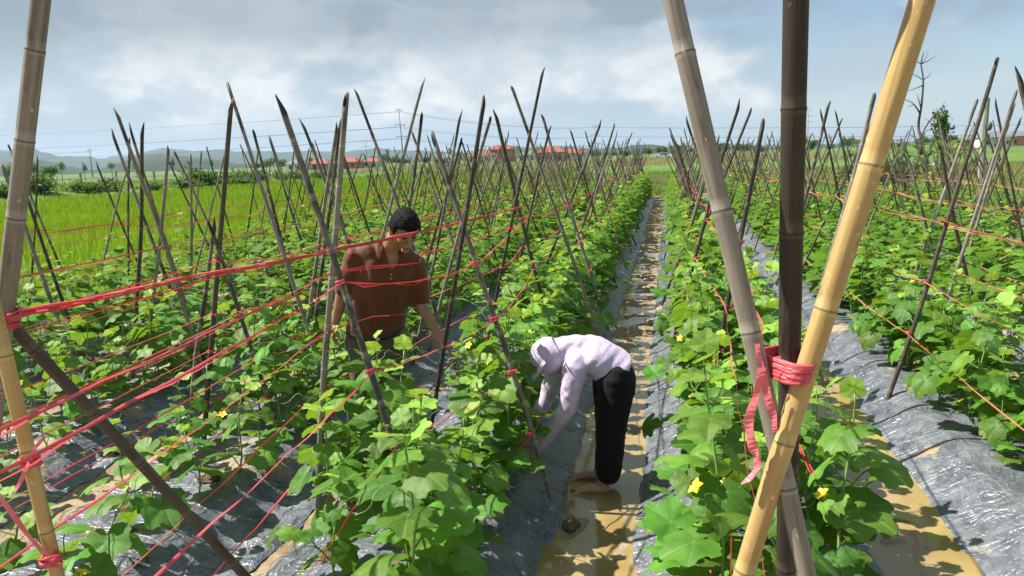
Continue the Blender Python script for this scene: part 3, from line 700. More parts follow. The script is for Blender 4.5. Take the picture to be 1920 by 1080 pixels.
# ------------------------------------------------------------------ bamboo poles
def bamboo_mesh(L, r0, r1, seed, sides=12, bend=0.02, cut=None, nodes=True):
    rd = random.Random(seed); zs = [(0, 1.0, 0)]; z = rd.uniform(0.08, 0.2); step = rd.uniform(0.20, 0.27)
    while z < L - 0.12:
        if nodes: zs += [(z - 0.016, 1.0, 0), (z - 0.005, 1.015, 0.75), (z, 1.06, 1), (z + 0.004, 1.0, 0.8), (z + 0.020, 0.985, 0.55), (z + 0.03, 0.99, 0)]
        else: zs += [(z - 0.02, 1.0, 0), (z, 1.08, 1), (z + 0.02, 1.0, 0)]
        z += step * rd.uniform(0.8, 1.15)
    zs.append((L - 0.03, 0.98, 0)); ph = rd.uniform(0, 6.28); ph2 = rd.uniform(0, 6.28); cutang = rd.uniform(0, 6.28)
    cut = rd.uniform(0.05, 0.12) if cut is None else cut
    V = []; Fc = []; nd = []
    def off(z):
        t = z / L; s = math.sin(math.pi * t) * bend + 0.25 * bend * math.sin(9 * t + ph2)
        return s * math.cos(ph), s * math.sin(ph)
    for z, k, a in zs:
        r = (r0 + (r1 - r0) * z / L) * k; ox, oy = off(z)
        for i in range(sides):
            t = 2 * math.pi * i / sides; V.append((ox + r * math.cos(t), oy + r * math.sin(t), z)); nd.append(a)
    # slanting cut at the tip, hollow inside
    ox, oy = off(L); r = r1
    for ring, (rr, dz) in enumerate(((1.0, 0), (0.78, 0), (0.74, -0.05))):
        for i in range(sides):
            t = 2 * math.pi * i / sides
            V.append((ox + r * rr * math.cos(t), oy + r * rr * math.sin(t), L + dz + cut * (0.5 + 0.5 * math.cos(t - cutang)) * (1 if ring < 2 else 0.6))); nd.append(0)
    m = len(V) // sides
    for j in range(m - 1):
        for i in range(sides):
            a = j * sides + i; b_ = j * sides + (i + 1) % sides; Fc.append((a, b_, b_ + sides, a + sides))
    me = np_mesh('bamboo_pole', V, Fc)
    at = me.attributes.new('node', 'FLOAT', 'POINT'); at.data.foreach_set('value', np.array(nd, dtype=np.float32))
    return me
def orient(o, foot, tip):
    foot = Vector(foot); tip = Vector(tip); o.location = foot
    o.rotation_mode = 'QUATERNION'; o.rotation_quaternion = (tip - foot).to_track_quat('Z', 'Y')
def solve_pole(tip, low, zt, zb=0.2):
    best = None
    for i in range(2500):
        s = 0.6 + i * 0.004; p = onz(tip[0] + (low[0] - tip[0]) * s, tip[1] + (low[1] - tip[1]) * s, zb)
        if p.y < 0.5 or p.y > 40: continue
        t = aty(tip[0], tip[1], p.y); e = abs(t.z - zt)
        if best is None or e < best[0]: best = (e, p, t)
    return best[1], best[2]
EXPL = [(-1.10,3.11,-1.66,2.32),(-1.97,3.72,-1.61,2.38),(-1.70,5.80,-2.46,2.62),(-2.74,5.88,-1.91,2.64),(-2.42,6.38,-3.24,2.41),(-3.27,6.05,-2.74,2.38),(-3.27,6.19,-2.76,2.39),(-2.43,6.17,-2.04,2.40),(-2.40,6.67,-1.82,2.44),(-2.39,7.19,-1.67,2.45),(-0.95,6.42,-1.44,2.41),(-0.55,6.68,-1.35,2.67),(-1.64,6.29,-1.01,2.75),(-0.69,8.32,-1.36,2.48),(-3.27,13.40,-2.85,2.41),(-1.69,7.50,-1.14,2.35),(-4.01,5.69,-4.59,2.55),(-4.89,6.78,-5.58,2.42),(-4.24,6.06,-4.77,2.42),(-4.89,5.86,-4.47,2.40),(-4.75,5.84,-4.27,2.24),(-5.69,7.90,-5.41,2.19),(-8.14,13.00,-8.63,2.43),(-2.41,4.89,-3.01,2.62),(-3.24,4.52,-2.76,2.44),(-4.06,7.59,-4.40,2.40),(-7.30,12.03,-6.73,2.15),(-6.51,11.49,-6.00,2.44),(-2.67,4.52,-3.00,1.65),(-3.47,4.70,-3.11,1.66),(-7.30,7.97,-8.03,2.42),(-8.91,8.83,-8.41,2.26),(-5.00,5.33,-5.46,2.14),(0.88,5.65,1.37,2.39),(0.87,6.81,1.30,2.40),(2.43,9.65,1.93,2.47),(1.68,5.98,2.25,2.62),(2.44,8.58,3.06,2.47),(2.47,7.56,2.99,2.43),(3.27,9.40,3.73,2.42),(4.08,11.12,3.50,2.46),(3.00,7.91,2.52,2.03),(4.90,18.97,5.46,2.42),(3.27,17.62,2.93,2.40),(6.54,15.93,5.65,2.41),(-0.01,8.29,0.83,2.43),(0.79,10.00,1.16,2.33),(1.58,21.42,2.08,2.16),(0.93,8.54,0.19,2.40),(-4.89,11.20,-5.53,2.40),(-4.87,5.35,-5.40,2.20),(-6.52,7.88,-6.19,2.40),(-8.95,15.51,-9.39,2.41),(-8.15,13.11,-7.60,2.42),(-4.88,9.73,-5.43,2.41),(-0.73,12.89,-1.38,2.46),(-0.78,11.05,-1.39,2.43),(-3.24,11.60,-3.76,2.45),(-1.55,10.94,-0.75,2.46),(2.49,4.88,1.96,2.41),(0.05,7.1,0.62,2.45),(0.93,10.46,0.33,2.40),(3.7,12.4,3.2,2.05),(3.5,10.5,2.95,2.05)]
POLES = [(Vector((a, y, 0.2)), Vector((t, y + random.uniform(-0.06, 0.06), z)), True) for a, y, t, z in EXPL]
for tip, low, zt in [((908, 188), (820, 720), 2.36), ((812, 260), (945, 660), 2.17), ((1430, 237), (1318, 830), 2.19)]:
    p, t = solve_pole(tip, low, zt); POLES.append((p, t, True))
def bed_of(x): return round((x - bedc(0)) / SP)
for b in range(-5, 5):
    c = bedc(b); y = 7.2 if b == 0 else (8.6 if b in (-1, 1) else 9.2); st = 1.2 if b == 0 else (1.6 if -3 <= b <= 2 else 2.1)
    while y < fend(c) - 0.4:
        for sgn in (-1, 1):
            yy = y + random.uniform(-0.35, 0.35); h = random.uniform(2.12, 2.5)
            fx = c + sgn * random.uniform(0.33, 0.50); tx = c - sgn * random.uniform(0.10, 0.46)
            if any(e and abs(p.y - yy) < 0.75 and abs(p.x - fx) < 0.5 for p, t, e in POLES): continue
            P = Vector((fx, yy, 0.2)); T = Vector((tx, yy + random.uniform(-0.16, 0.16), h))
            if inview(P) or inview(T): POLES.append((P, T, False))
        y += st * random.uniform(0.85, 1.15)
far_ = [q for q in POLES if q[0].y > 18]; random.Random(3).shuffle(far_)
SPARE = far_[:max(0, len(POLES) - 296)]
for q in SPARE: POLES.remove(q)
POLES.sort(key=lambda q: q[0].y)
print('poles', len(POLES))
FARV = [bamboo_mesh(2.25, 0.0165, 0.012, 50 + i, 7, 0.025, nodes=False) for i in range(7)]
for i, m_ in enumerate(FARV):
    m_.materials.append(MT[('bamboo_grey', 'bamboo_dark', 'bamboo_grey', 'bamboo_tan', 'bamboo_dark', 'bamboo_grey', 'bamboo_dark')[i]])
LINES = {}                                                # (bed, lean) -> poles in order
for i, (P, T, ex) in enumerate(POLES):
    b = bed_of(P.x); lean = 1 if T.x > P.x else -1
    if b < -6: b = -6
    if b > 4: b = 4
    L_ = LINES.setdefault((b, lean), []); k = len(L_); L_.append((P, T))
    base = P + (P - T).normalized() * 0.12
    if P.y < 9.5:
        thick = {0: 0.0175, 1: 0.0195, 2: 0.0155}[i % 3]
        me = bamboo_mesh((T - base).length - 0.05, thick, thick * 0.78, i, 12, 0.012 + 0.02 * random.random())
        me.materials.append(MT[('bamboo_grey', 'bamboo_grey', 'bamboo_dark', 'bamboo_grey', 'bamboo_dark', 'bamboo_grey', 'bamboo_tan')[i % 7]])
        o = meshobj('bamboo_pole', me); orient(o, base, T)
    else:
        o = meshobj('bamboo_pole', FARV[i % 7]); orient(o, base, T); s_ = (T - base).length / 2.3; o.scale = (random.uniform(0.85, 1.15),) * 2 + (s_,)
    tag(o, f"{ordw(k)} {'right' if lean > 0 else 'left'}-leaning bamboo pole from the camera on the {BEDNAME[b]}", 'bamboo pole', 'crossed trellis poles')

# the thicket of thin stakes towards the far end, too many to tell apart
bm = bmesh.new(); rs = random.Random(11); extra = [(P, T) for P, T, _ in SPARE]
for b in range(-5, 5):
    c = bedc(b)
    for k in range(34):
        y = rs.uniform(13, fend(c) - 0.5); sg = rs.choice((-1, 1)); extra.append((Vector((c + sg * rs.uniform(0.25, 0.5), y, 0.15)), Vector((c - sg * rs.uniform(0.05, 0.55), y + rs.uniform(-0.2, 0.2), rs.uniform(1.75, 2.45)))))
for P, T in extra: r_ = rs.uniform(0.010, 0.016); tube(bm, [P, P.lerp(T, 0.5) + Vector((rs.uniform(-0.02, 0.02), 0, 0)), T - (T - P) * 0.03, T], [r_ * 1.1, r_, r_ * 0.85, r_ * 0.2], 5)
me = bm_mesh('far_stakes', bm); me.attributes.new('node', 'FLOAT', 'POINT'); tag(meshobj('far_stakes', me, MT['bamboo_tan']), 'thicket of thin bamboo stakes towards the far end of the beds', 'bamboo stakes', kind='stuff')

# foreground tripods of thick bamboo
def thick_pole(A, B, r0, r1, mat, seed, label, bend=0.008, ext=0.0):
    """from foot A to upper end B"""
    L = (B - A).length; me = bamboo_mesh(L, r0, r1, seed, 24, bend); me.materials.append(MT[mat])
    o = meshobj('bamboo_pole', me); orient(o, A, B); tag(o, label, 'bamboo pole', 'tripod end posts'); return o
def foot_ext(a, b, z=0.14):
    """extend the line b->a down to height z"""
    d = a - b; return b + d * ((z - b.z) / d.z)
TY = 1.40
gA, gB = aty(1268, 0, TY + 0.05), aty(1452, 700, TY)
gF = foot_ext(aty(1530, 1080, TY - 0.05), gB); gT = gB + (gA - gB) * 1.25
dA, dB = aty(1491, 0, TY - 0.02), aty(1475, 690, TY + 0.05)
dF = foot_ext(aty(1466, 1080, TY + 0.10), dB); dT = dB + (dA - dB) * 1.2
yA, yB = aty(1724, 0, TY - 0.04), aty(1492, 712, TY - 0.055)
yF = foot_ext(aty(1388, 1080, TY - 0.06), yB); yT = yB + (yA - yB) * 1.3
thick_pole(gF, gT, 0.0160, 0.0185, 'bamboo_grey', 301, 'pale grey weathered bamboo pole, left of the three tied in front at right')
thick_pole(dF, dT, 0.0180, 0.0215, 'bamboo_black', 302, 'dark brown upright bamboo pole, middle of the three tied in front')
thick_pole(yF, yT, 0.0178, 0.0200, 'bamboo_yellow', 303, 'fresh yellow bamboo pole leaning right in front of the dark upright')
LX = 1.50
lA, lB = aty(78, 0, LX), aty(14, 600, LX)
lF = foot_ext(aty(-6, 760, LX), lB); lT = lB + (lA - lB) * 1.2
thick_pole(lF, lT, 0.0235, 0.0200, 'bamboo_grey', 304, 'thick grey-brown bamboo post cut by the left picture edge')
kB = aty(18, 596, LX + 0.06); kE = aty(470, 1080, LX + 0.55); kF = foot_ext(kE, kB, 0.12); kT = kB + (kB - kE).normalized() * 0.35
thick_pole(kF, kT, 0.0140, 0.0165, 'bamboo_dark', 305, 'dark cracked bamboo strut slanting down right from the left post', 0.015)
vB = aty(0, 640, LX - 0.06); vE = aty(104, 1080, LX - 0.02); vF = foot_ext(vE, vB, 0.12); vT = vB + (vB - vE).normalized() * 0.22
thick_pole(vF, vT, 0.0165, 0.0175, 'bamboo_yellow', 306, 'thin yellow bamboo leg at the lower left with a pink knot')

# ------------------------------------------------------------------ twine
def ribbon_mesh(name, pts, width, seed=0, thick=0.0012, twist=0.0):
    bm = bmesh.new(); fr = frames(pts); rings = []
    for i, (p, (t, n, b_)) in enumerate(zip(pts, fr)):
        a = twist * i + 0.3 * math.sin(i * 0.9 + seed); u = n * math.cos(a) + b_ * math.sin(a); v = t.cross(u)
        wd = width[i] if isinstance(width, list) else width; p = Vector(p)
        rings.append([bm.verts.new(p + u * wd / 2 + v * thick), bm.verts.new(p - u * wd / 2 + v * thick), bm.verts.new(p - u * wd / 2 - v * thick), bm.verts.new(p + u * wd / 2 - v * thick)])
    for A, B in zip(rings, rings[1:]):
        for k in range(4): bm.faces.new((A[k], A[(k + 1) % 4], B[(k + 1) % 4], B[k]))
    bm.faces.new(rings[0][::-1]); bm.faces.new(rings[-1]); return bm_mesh(name, bm, False)
knot_bm = bmesh.new()
for q, (zz, tl) in enumerate(((-0.006, 0.1), (0.0, -0.15), (0.007, 0.05))):
    tube(knot_bm, [(0.0205 * math.cos(a), 0.0205 * math.sin(a), zz + tl * 0.02 * math.cos(a)) for a in [2 * math.pi * k / 12 for k in range(12)]], 0.0028, 5, closed=True)
limb(knot_bm, [(0.022, 0, 0), (0.034, 0.004, -0.004)], [0.007, 0.005], 6, 1); KNOT = bm_mesh('knot', knot_bm)
KNOT.materials.append(MT['twine_pink'])
def at_height(P, T, z): return P + (T - P) * ((z - P.z) / (T.z - P.z))
LEVELS = {-1: (0.45, 0.80, 1.15, 1.50), -2: (0.45, 0.75, 1.05, 1.38), -3: (0.55, 0.95, 1.38), -4: (0.6, 1.0, 1.4), -5: (0.8, 1.35), -6: (0.8, 1.3),
          0: (0.40, 0.75, 1.10, 1.45), 1: (0.6, 1.05, 1.45), 2: (0.7, 1.30), 3: (0.9, 1.35), 4: (1.3,)}
HGT = ['lowest', 'second lowest', 'third lowest', 'fourth lowest', 'highest']
for (b, lean), pl in sorted(LINES.items()):
    if b not in LEVELS: continue
    c = bedc(b); side = 'left' if lean > 0 else 'right'
    for li, z in enumerate(LEVELS[b]):
        pts = []; rads = []; knots = []
        good = []
        for P, T in pl:
            if T.z < z + 0.1: continue
            q = at_height(P, T, z + random.uniform(-0.05, 0.05))
            if abs(q.x - (c - lean * 0.42 * (1 - (z - 0.2) / 1.35))) > 0.55: continue
            if good and q.y - good[-1][0].y < 0.5: continue
            good.append((q, (T - P).normalized()))
        if len(good) < 2: continue
        x0 = c - lean * 0.40 * (1 - (z - 0.2) / 1.6)
        if b == -1: start = Vector((x0 - 0.08, 0.55, z))
        elif b == 0 and lean < 0: start = good[0][0] - Vector((0, 1.2, 0.05))
        elif b == 0: start = Vector((dB.x * 0.5 + x0 * 0.5, TY, z))
        else: start = Vector((x0, 0.6, z + random.uniform(-0.05, 0.05)))
        chain = [(start, None)] + good
        sidev = Vector((-lean * 0.024, 0, 0))
        for (A, _), (B, dB_) in zip(chain, chain[1:]):
            n_ = 16 if B.y < 8 else (8 if B.y < 12 else 3); sag = random.uniform(0.01, 0.05); wob = random.uniform(0, 6)
            for k in range(n_):
                t = k / n_; p = A.lerp(B, t) + sidev; p.z -= sag * 4 * t * (1 - t); p.x += 0.006 * math.sin(k * 2.1 + wob)
                for axis_, rr, fdir_ in PEOPLE_R:                  # taut twine is pushed aside by whoever leans on it
                    pc = axis_(p.z); dv = Vector((p.x - pc.x, p.y - pc.y, 0))
                    if dv.length < rr: dv = (dv.normalized() + fdir_ * 1.5).normalized(); p.x = pc.x + dv.x * rr; p.y = pc.y + dv.y * rr
                pts.append(p); rads.append((0.0024 if B.y < 9 else 0.0028) * random.uniform(0.6, 1.35))
            knots.append((B, dB_))
        pts.append(chain[-1][0] + sidev); rads.append(0.004)
        bm = bmesh.new(); strand(bm, pts, rads, li + b * 1.7)
        if z == LEVELS[b][-1]:   # a second strand loosely twisted round it
            p2 = [p + Vector((0.010 * math.cos(i * 1.9), 0, 0.010 * math.sin(i * 1.3) - 0.006)) for i, p in enumerate(pts)]
            strand(bm, p2, [r * 0.75 for r in rads], li * 2.1)
        o = meshobj('twine', bm_mesh('twine', bm, False), MT['twine_pink' if b in (-1, 0, -2) else 'twine_faded'])
        tone = 'pink' if b in (-1, 0, -2) else 'faded orange'
        hw = HGT[li] if li < len(LEVELS[b]) - 1 else 'highest'
        tag(o, f'{hw} {tone} twine, {side} face of the poles, {BEDNAME[b]}', 'twine', 'twine strung along the poles')
        for B, d_ in knots:
            if B.y < 9:
                k_ = meshobj('knot', KNOT, None, o); k_.location = B; k_.rotation_mode = 'QUATERNION'
                k_.rotation_quaternion = d_.to_track_quat('Z', 'Y') @ Quaternion((0, 0, 1), random.uniform(0, 6.28))
# thick bundle from the left post to the first crossing and beyond
bund = [aty(20, 590, LX), aty(330, 524, 2.45), aty(645, 464, 3.45), aty(872, 414, 4.75), aty(985, 385, 6.3)]
bm = bmesh.new()
for s_ in range(4):
    pp = []
    for A, B in zip(bund, bund[1:]):
        for k in range(8):
            t = k / 8; pp.append(A.lerp(B, t) + Vector((0.004 * math.sin(k + s_ * 1.7), 0, 0.007 * math.cos(k * 0.9 + s_ * 1.6) - 0.03 * t * (1 - t))))
    pp.append(bund[-1]); strand(bm, pp, [0.0026 * random.uniform(0.7, 1.3) for _ in pp], s_ * 1.3)
tag(meshobj('twine', bm_mesh('twine', bm), MT['twine_pink']), 'thick pink twine bundle from the left post to the crossed poles by the man', 'twine', 'twine strung along the poles')

def binding(axes, zc, nloop, span, label, tails, mat='twine_pink'):
    """loops of twine wrapped round the poles whose (point, dir, radius) are given"""
    root = empty('twine_binding', axes[0][0]); root.location = Vector((0, 0, 0)); c0 = None
    for q in range(nloop):
        z = zc + span * (q / (nloop - 1) - 0.5); P = []
        for (p, d_, r) in axes:
            cpt = p + d_ * ((z - p.z) / d_.z)
            for a in range(16): P.append((cpt.x + (r + 0.004) * math.cos(a * math.pi / 8), cpt.y + (r + 0.004) * math.sin(a * math.pi / 8)))
        P = sorted(set(P)); lo = []; hi = []
        def cr(o_, a_, b_): return (a_[0] - o_[0]) * (b_[1] - o_[1]) - (a_[1] - o_[1]) * (b_[0] - o_[0])
        for p in P:
            while len(lo) > 1 and cr(lo[-2], lo[-1], p) <= 0: lo.pop()
            lo.append(p)
        for p in P[::-1]:
            while len(hi) > 1 and cr(hi[-2], hi[-1], p) <= 0: hi.pop()
            hi.append(p)
        hull = lo[:-1] + hi[:-1]; ph = random.uniform(0, 6.28); tl = random.uniform(-0.009, 0.009)
        cx_ = sum(h[0] for h in hull) / len(hull); cy_ = sum(h[1] for h in hull) / len(hull); c0 = Vector((cx_, cy_, zc))
        pts = [(h[0], h[1], z + tl * math.sin(math.atan2(h[1] - cy_, h[0] - cx_) + ph)) for h in hull]
        bm = bmesh.new(); tube(bm, pts, [0.0036 * random.uniform(0.6, 1.4) for _ in pts], 5, closed=True)
        meshobj('loop', bm_mesh('loop', bm), MT[mat], root)
    for pts, wd in tails: meshobj('tail', ribbon_mesh('tail', pts, wd, 1.0, 0.0008, 0.035), MT['ribbon_pink'], root)
    tag(root, label, 'twine', 'twine bindings'); return root
def smoothpath(P, n=10):
    out = []
    for i in range(len(P) - 1):
        p0 = P[max(i - 1, 0)]; p1 = P[i]; p2 = P[i + 1]; p3 = P[min(i + 2, len(P) - 1)]
        for k in range(n):
            t = k / n; out.append(0.5 * ((2 * p1) + (p2 - p0) * t + (2 * p0 - 5 * p1 + 4 * p2 - p3) * t * t + (3 * p1 - p0 - 3 * p2 + p3) * t ** 3))
    return out + [P[-1]]
TB = TY - 0.07
t1 = smoothpath([aty(x, y, TB) for x, y in ((1424, 690), (1418, 740), (1404, 790), (1412, 840), (1421, 865), (1412, 890), (1390, 908))], 6)
t2 = smoothpath([aty(x, y, TB + 0.015) for x, y in ((1428, 690), (1436, 730), (1448, 775), (1452, 812))], 6)
t3 = smoothpath([aty(x, y, TB + 0.01) for x, y in ((1420, 645), (1423, 670), (1430, 692))], 4)
t4 = smoothpath([aty(x, y, TB + 0.03) for x, y in ((1459, 668), (1462, 680), (1466, 695))], 3)
binding([(gB, (gT - gF).normalized(), 0.0175), (dB, (dT - dF).normalized(), 0.0215), (yB, (yT - yF).normalized(), 0.019)], aty(1475, 703, TB).z, 13, 0.034,
        'bright pink twine binding the three front poles, two tails hanging', [(t1, [0.006 + 0.012 * math.sin(math.pi * i / (len(t1) - 1)) for i in range(len(t1))]), (t2, 0.015), (t3, 0.009), (t4, 0.008)])
binding([(lB, (lT - lF).normalized(), 0.022)], lB.z, 10, 0.034, 'pink twine wrapped round the thick left post', [])
kn = aty(56, 865, LX - 0.045); kn2 = aty(95, 1050, LX - 0.05)
tl1 = smoothpath([aty(x, y, LX - 0.07) for x, y in ((56, 862), (66, 840), (80, 824))], 4); tl2 = smoothpath([aty(x, y, LX - 0.07) for x, y in ((54, 868), (42, 895), (28, 922))], 4)
binding([(kn, (vT - vF).normalized(), 0.018)], kn.z, 6, 0.014, 'small red twine knot with two tails on the thin yellow leg', [(tl1, 0.008), (tl2, 0.010)])
tl3 = smoothpath([aty(x, y, LX - 0.06) for x, y in ((90, 1045), (50, 1000), (10, 945), (-40, 880))], 5)
binding([(kn2, (vT - vF).normalized(), 0.018)], kn2.z, 6, 0.016, 'lower pink twine knot on the thin yellow leg, strand rising left', [(tl3, 0.013)])

# ------------------------------------------------------------------ cucumber plants
LOBES = [(0, 1.0), (26, 0.72), (54, 0.90), (82, 0.68), (110, 0.84), (140, 0.66), (163, 0.58), (180, 0.20)]
def lobe_r(a):
    a = abs(a)
    for (a0, r0), (a1, r1) in zip(LOBES, LOBES[1:]):
        if a <= a1:
            t = (a - a0) / (a1 - a0); return r0 + (r1 - r0) * t
    return 0.2
def leaf_geo(R, tilt, n, rings, seed, pet=True, curl=0.24):
    rd = random.Random(seed); V = []; Fc = []; vein = []
    pl = 0.075 * rd.uniform(0.8, 1.3); ph = 0.045 * rd.uniform(0.5, 1.6); A = Vector((pl, 0, ph)); ct, st = math.cos(tilt), math.sin(tilt)
    roll = rd.uniform(-0.35, 0.35); fold = rd.uniform(0.05, 0.22); wav = rd.uniform(0, 6.28)
    def P(u, v):
        rho = math.hypot(u, v); w_ = -curl * rho * rho + fold * abs(v) * (1 - 0.4 * abs(v)) + 0.05 * rho * math.sin(3 * math.atan2(v, u) + wav)
        a = math.degrees(math.atan2(v, u)); q = min(abs(abs(a) - k) for k in (0, 56, 112)); w_ += 0.05 * rho * min(q / 20, 1.0)
        v2 = v * math.cos(roll) - w_ * math.sin(roll); w2 = v * math.sin(roll) + w_ * math.cos(roll)
        return A + R * (u * Vector((ct, 0, -st)) + v2 * Vector((0, 1, 0)) + w2 * Vector((st, 0, ct)))
    V.append(P(0, 0)); vein.append(1)
    for j in range(1, rings + 1):
        f = j / rings
        for i in range(n):
            a = -180 + 360 * i / n; r = lobe_r(a) * f
            if j == rings: r *= 1 + (0.035 if i % 2 else -0.035) * (1 if n > 24 else 0)
            V.append(P(r * math.cos(math.radians(a)), r * math.sin(math.radians(a))))
            q = min(abs(abs(a) - k) for k in (0, 56, 112)); vein.append(max(0, 1 - q / (360 / n) * 0.9) if n >= 24 else 0)
    tri = []
    for i in range(n): tri.append((0, 1 + i, 1 + (i + 1) % n))
    for j in range(rings - 1):
        for i in range(n):
            a = 1 + j * n + i; b_ = 1 + j * n + (i + 1) % n; tri += [(a, a + n, b_ + n), (a, b_ + n, b_)]
    if pet:
        o = len(V); mid = Vector((pl * 0.5, 0, ph * 0.75))
        for p, r in ((Vector((0, 0, 0)), 0.0026), (mid, 0.0023), (A - Vector((0, 0, 0.002)), 0.002)):
            for k in range(3):
                t = 2 * math.pi * k / 3; V.append(p + Vector((-0.3 * r * math.sin(t), r * math.cos(t), r * math.sin(t)))); vein.append(0.75)
        for j in range(2):
            for k in range(3):
                a = o + j * 3 + k; b_ = o + j * 3 + (k + 1) % 3; tri += [(a, b_, b_ + 3), (a, b_ + 3, a + 3)]
    return V, tri, vein
def leaf_mesh(name, mat, *a, **k):
    V, tri, vein = leaf_geo(*a, **k); me = np_mesh(name, V, tri)
    at = me.attributes.new('vein', 'FLOAT', 'POINT'); at.data.foreach_set('value', np.array(vein, dtype=np.float32)); me.materials.append(mat); return me
LEAF = [leaf_mesh('leaf', MT['leaf'], 0.092, random.uniform(-0.05, 0.85), 40, 4, 100 + i, curl=random.uniform(0.05, 0.45)) for i in range(10)]
YOUNG = [leaf_mesh('leaf', MT['young_leaf'], 0.085, random.uniform(-0.5, 0.2), 32, 3, 200 + i, curl=random.uniform(-0.1, 0.2)) for i in range(4)]
# flower
fb = bmesh.new()
for k in range(5):
    a = 2 * math.pi * k / 5; d_ = Vector((math.cos(a), math.sin(a), 0)); s_ = Vector((-d_.y, d_.x, 0))
    q = [fb.verts.new(p) for p in (Vector((0, 0, 0.0)), d_ * 0.014 + s_ * 0.009 + Vector((0, 0, 0.008)), d_ * 0.027 + Vector((0, 0, 0.007)), d_ * 0.014 - s_ * 0.009 + Vector((0, 0, 0.008)))]
    fb.faces.new(q)
tube(fb, [(0, 0, -0.015), (0, 0, 0.006)], [0.003, 0.004], 6); FLOWER = bm_mesh('flower', fb); FLOWER.materials.append(MT['petal'])
def plant_proto(seed, h, nl, spread, side=True):
    """returns stem mesh, [(kind, variant, matrix)]"""
    rd = random.Random(seed); ph = rd.uniform(0, 6.28); lx, ly = rd.uniform(-0.08, 0.08), rd.uniform(-0.08, 0.08)
    def sp(t): return Vector((lx * t + 0.02 * math.sin(5 * t + ph), ly * t + 0.02 * math.cos(6 * t + ph), h * t))
    bm = bmesh.new(); tube(bm, [sp(t / 12) for t in range(13)], [0.0058 - 0.0032 * t / 12 for t in range(13)], 5)
    leaves = []; az = rd.uniform(0, 6.28)
    for i in range(nl):
        t = 0.06 + 0.94 * i / (nl - 1); az += 2.4 + rd.uniform(-0.5, 0.5); p = sp(t)
        s_ = (1.15 if t < 0.55 else 1.15 - (t - 0.55) * 1.45) * rd.uniform(0.62, 1.25); young = t > 0.80
        tiltx = rd.uniform(-0.25, 0.25); el_ = rd.uniform(-0.25, 0.35) + (0.6 * (t - 0.8) / 0.2 if young else 0)
        m = Matrix.Translation(p) @ Matrix.Rotation(az, 4, 'Z') @ Matrix.Rotation(-el_, 4, 'Y') @ Matrix.Rotation(tiltx, 4, 'X') @ Matrix.Diagonal((s_, s_, s_, 1))
        leaves.append(('y' if young else 'l', rd.randrange(4 if young else 10), m))
    if side:
        for br in range(2):
            a = rd.uniform(0, 6.28); Lb = spread * rd.uniform(0.7, 1.2); path = [Vector((math.cos(a) * Lb * t, math.sin(a) * Lb * t, 0.05 + 0.16 * math.sin(t * 2.2))) for t in (0, 0.25, 0.5, 0.75, 1)]
            tube(bm, path, [0.0045, 0.004, 0.0035, 0.003, 0.002], 4)
            for q in range(3):
                p = path[q + 2]; s_ = rd.uniform(0.65, 1.12); m = Matrix.Translation(p) @ Matrix.Rotation(a + rd.uniform(-1.6, 1.6), 4, 'Z') @ Matrix.Rotation(rd.uniform(-0.5, 0.2), 4, 'Y') @ Matrix.Diagonal((s_, s_, s_, 1))
                leaves.append(('l', rd.randrange(10), m))
    for q in range(3):                                    # tendrils
        p = sp(rd.uniform(0.45, 1.0)); a = rd.uniform(0, 6.28); d_ = Vector((math.cos(a), math.sin(a), 0)); Lt = rd.uniform(0.08, 0.2)
        tube(bm, [p + d_ * Lt * t + Vector((0, 0, 0.05 * math.sin(3 * t) + 0.008 * math.sin(14 * t))) + Vector((-d_.y, d_.x, 0)) * 0.012 * math.cos(15 * t) * t for t in [k / 9 for k in range(10)]], 0.0011, 3)
    me = bm_mesh('stem', bm); me.materials.append(MT['stem'])
    fl = [sp(rd.uniform(0.15, 0.7)) + Vector((rd.uniform(-0.06, 0.06), rd.uniform(-0.06, 0.06), 0.01)) for _ in range(2)]
    return me, leaves, fl
TALL = [plant_proto(400 + i, random.uniform(0.58, 0.84), 18, 0.22) for i in range(7)]
SEED = [plant_proto(450 + i, random.uniform(0.30, 0.46), 8, 0.12, False) for i in range(3)]
# joined foliage for plants further off
def joined(proto, seed, n, rings):
    rd = random.Random(seed); VV = []; TT = []; TN = []; off_ = 0
    for kind, v, m in proto[1]:
        V, tri, _ = leaf_geo(0.095, rd.uniform(0, 0.7), n, rings, seed * 31 + v, pet=False, curl=0.2)
        VV += [m @ p for p in V]; TT += [(a + off_, b_ + off_, c_ + off_) for a, b_, c_ in tri]; off_ += len(V)
        tn = min(1, max(0, (0.75 if kind == 'y' else 0.38) + rd.uniform(-0.3, 0.28))); TN += [tn] * len(V)
    me = np_mesh('foliage', VV, TT); at = me.attributes.new('tone', 'FLOAT', 'POINT'); at.data.foreach_set('value', np.array(TN, dtype=np.float32)); me.materials.append(MT['far_leaf']); return me
JOIN = [joined(p, 500 + i, 16, 2) for i, p in enumerate(TALL)]
LOWJ = []
for i in range(4):
    V, T, TN = [], [], []; off_ = 0; rd = random.Random(600 + i)
    for kind, v, m in TALL[i][1]:
        g_, tri, _ = leaf_geo(0.10, rd.uniform(0, 0.7), 7, 1, 700 + v, pet=False, curl=0.2)
        V += [m @ p for p in g_]; T += [(a + off_, b_ + off_, c_ + off_) for a, b_, c_ in tri]; off_ += len(g_); TN += [min(1, max(0, (0.75 if kind == 'y' else 0.4) + rd.uniform(-0.3, 0.3)))] * len(g_)
    LOWJ.append((np.array([tuple(p) for p in V]), np.array(T), np.array(TN)))
SPOTS = []
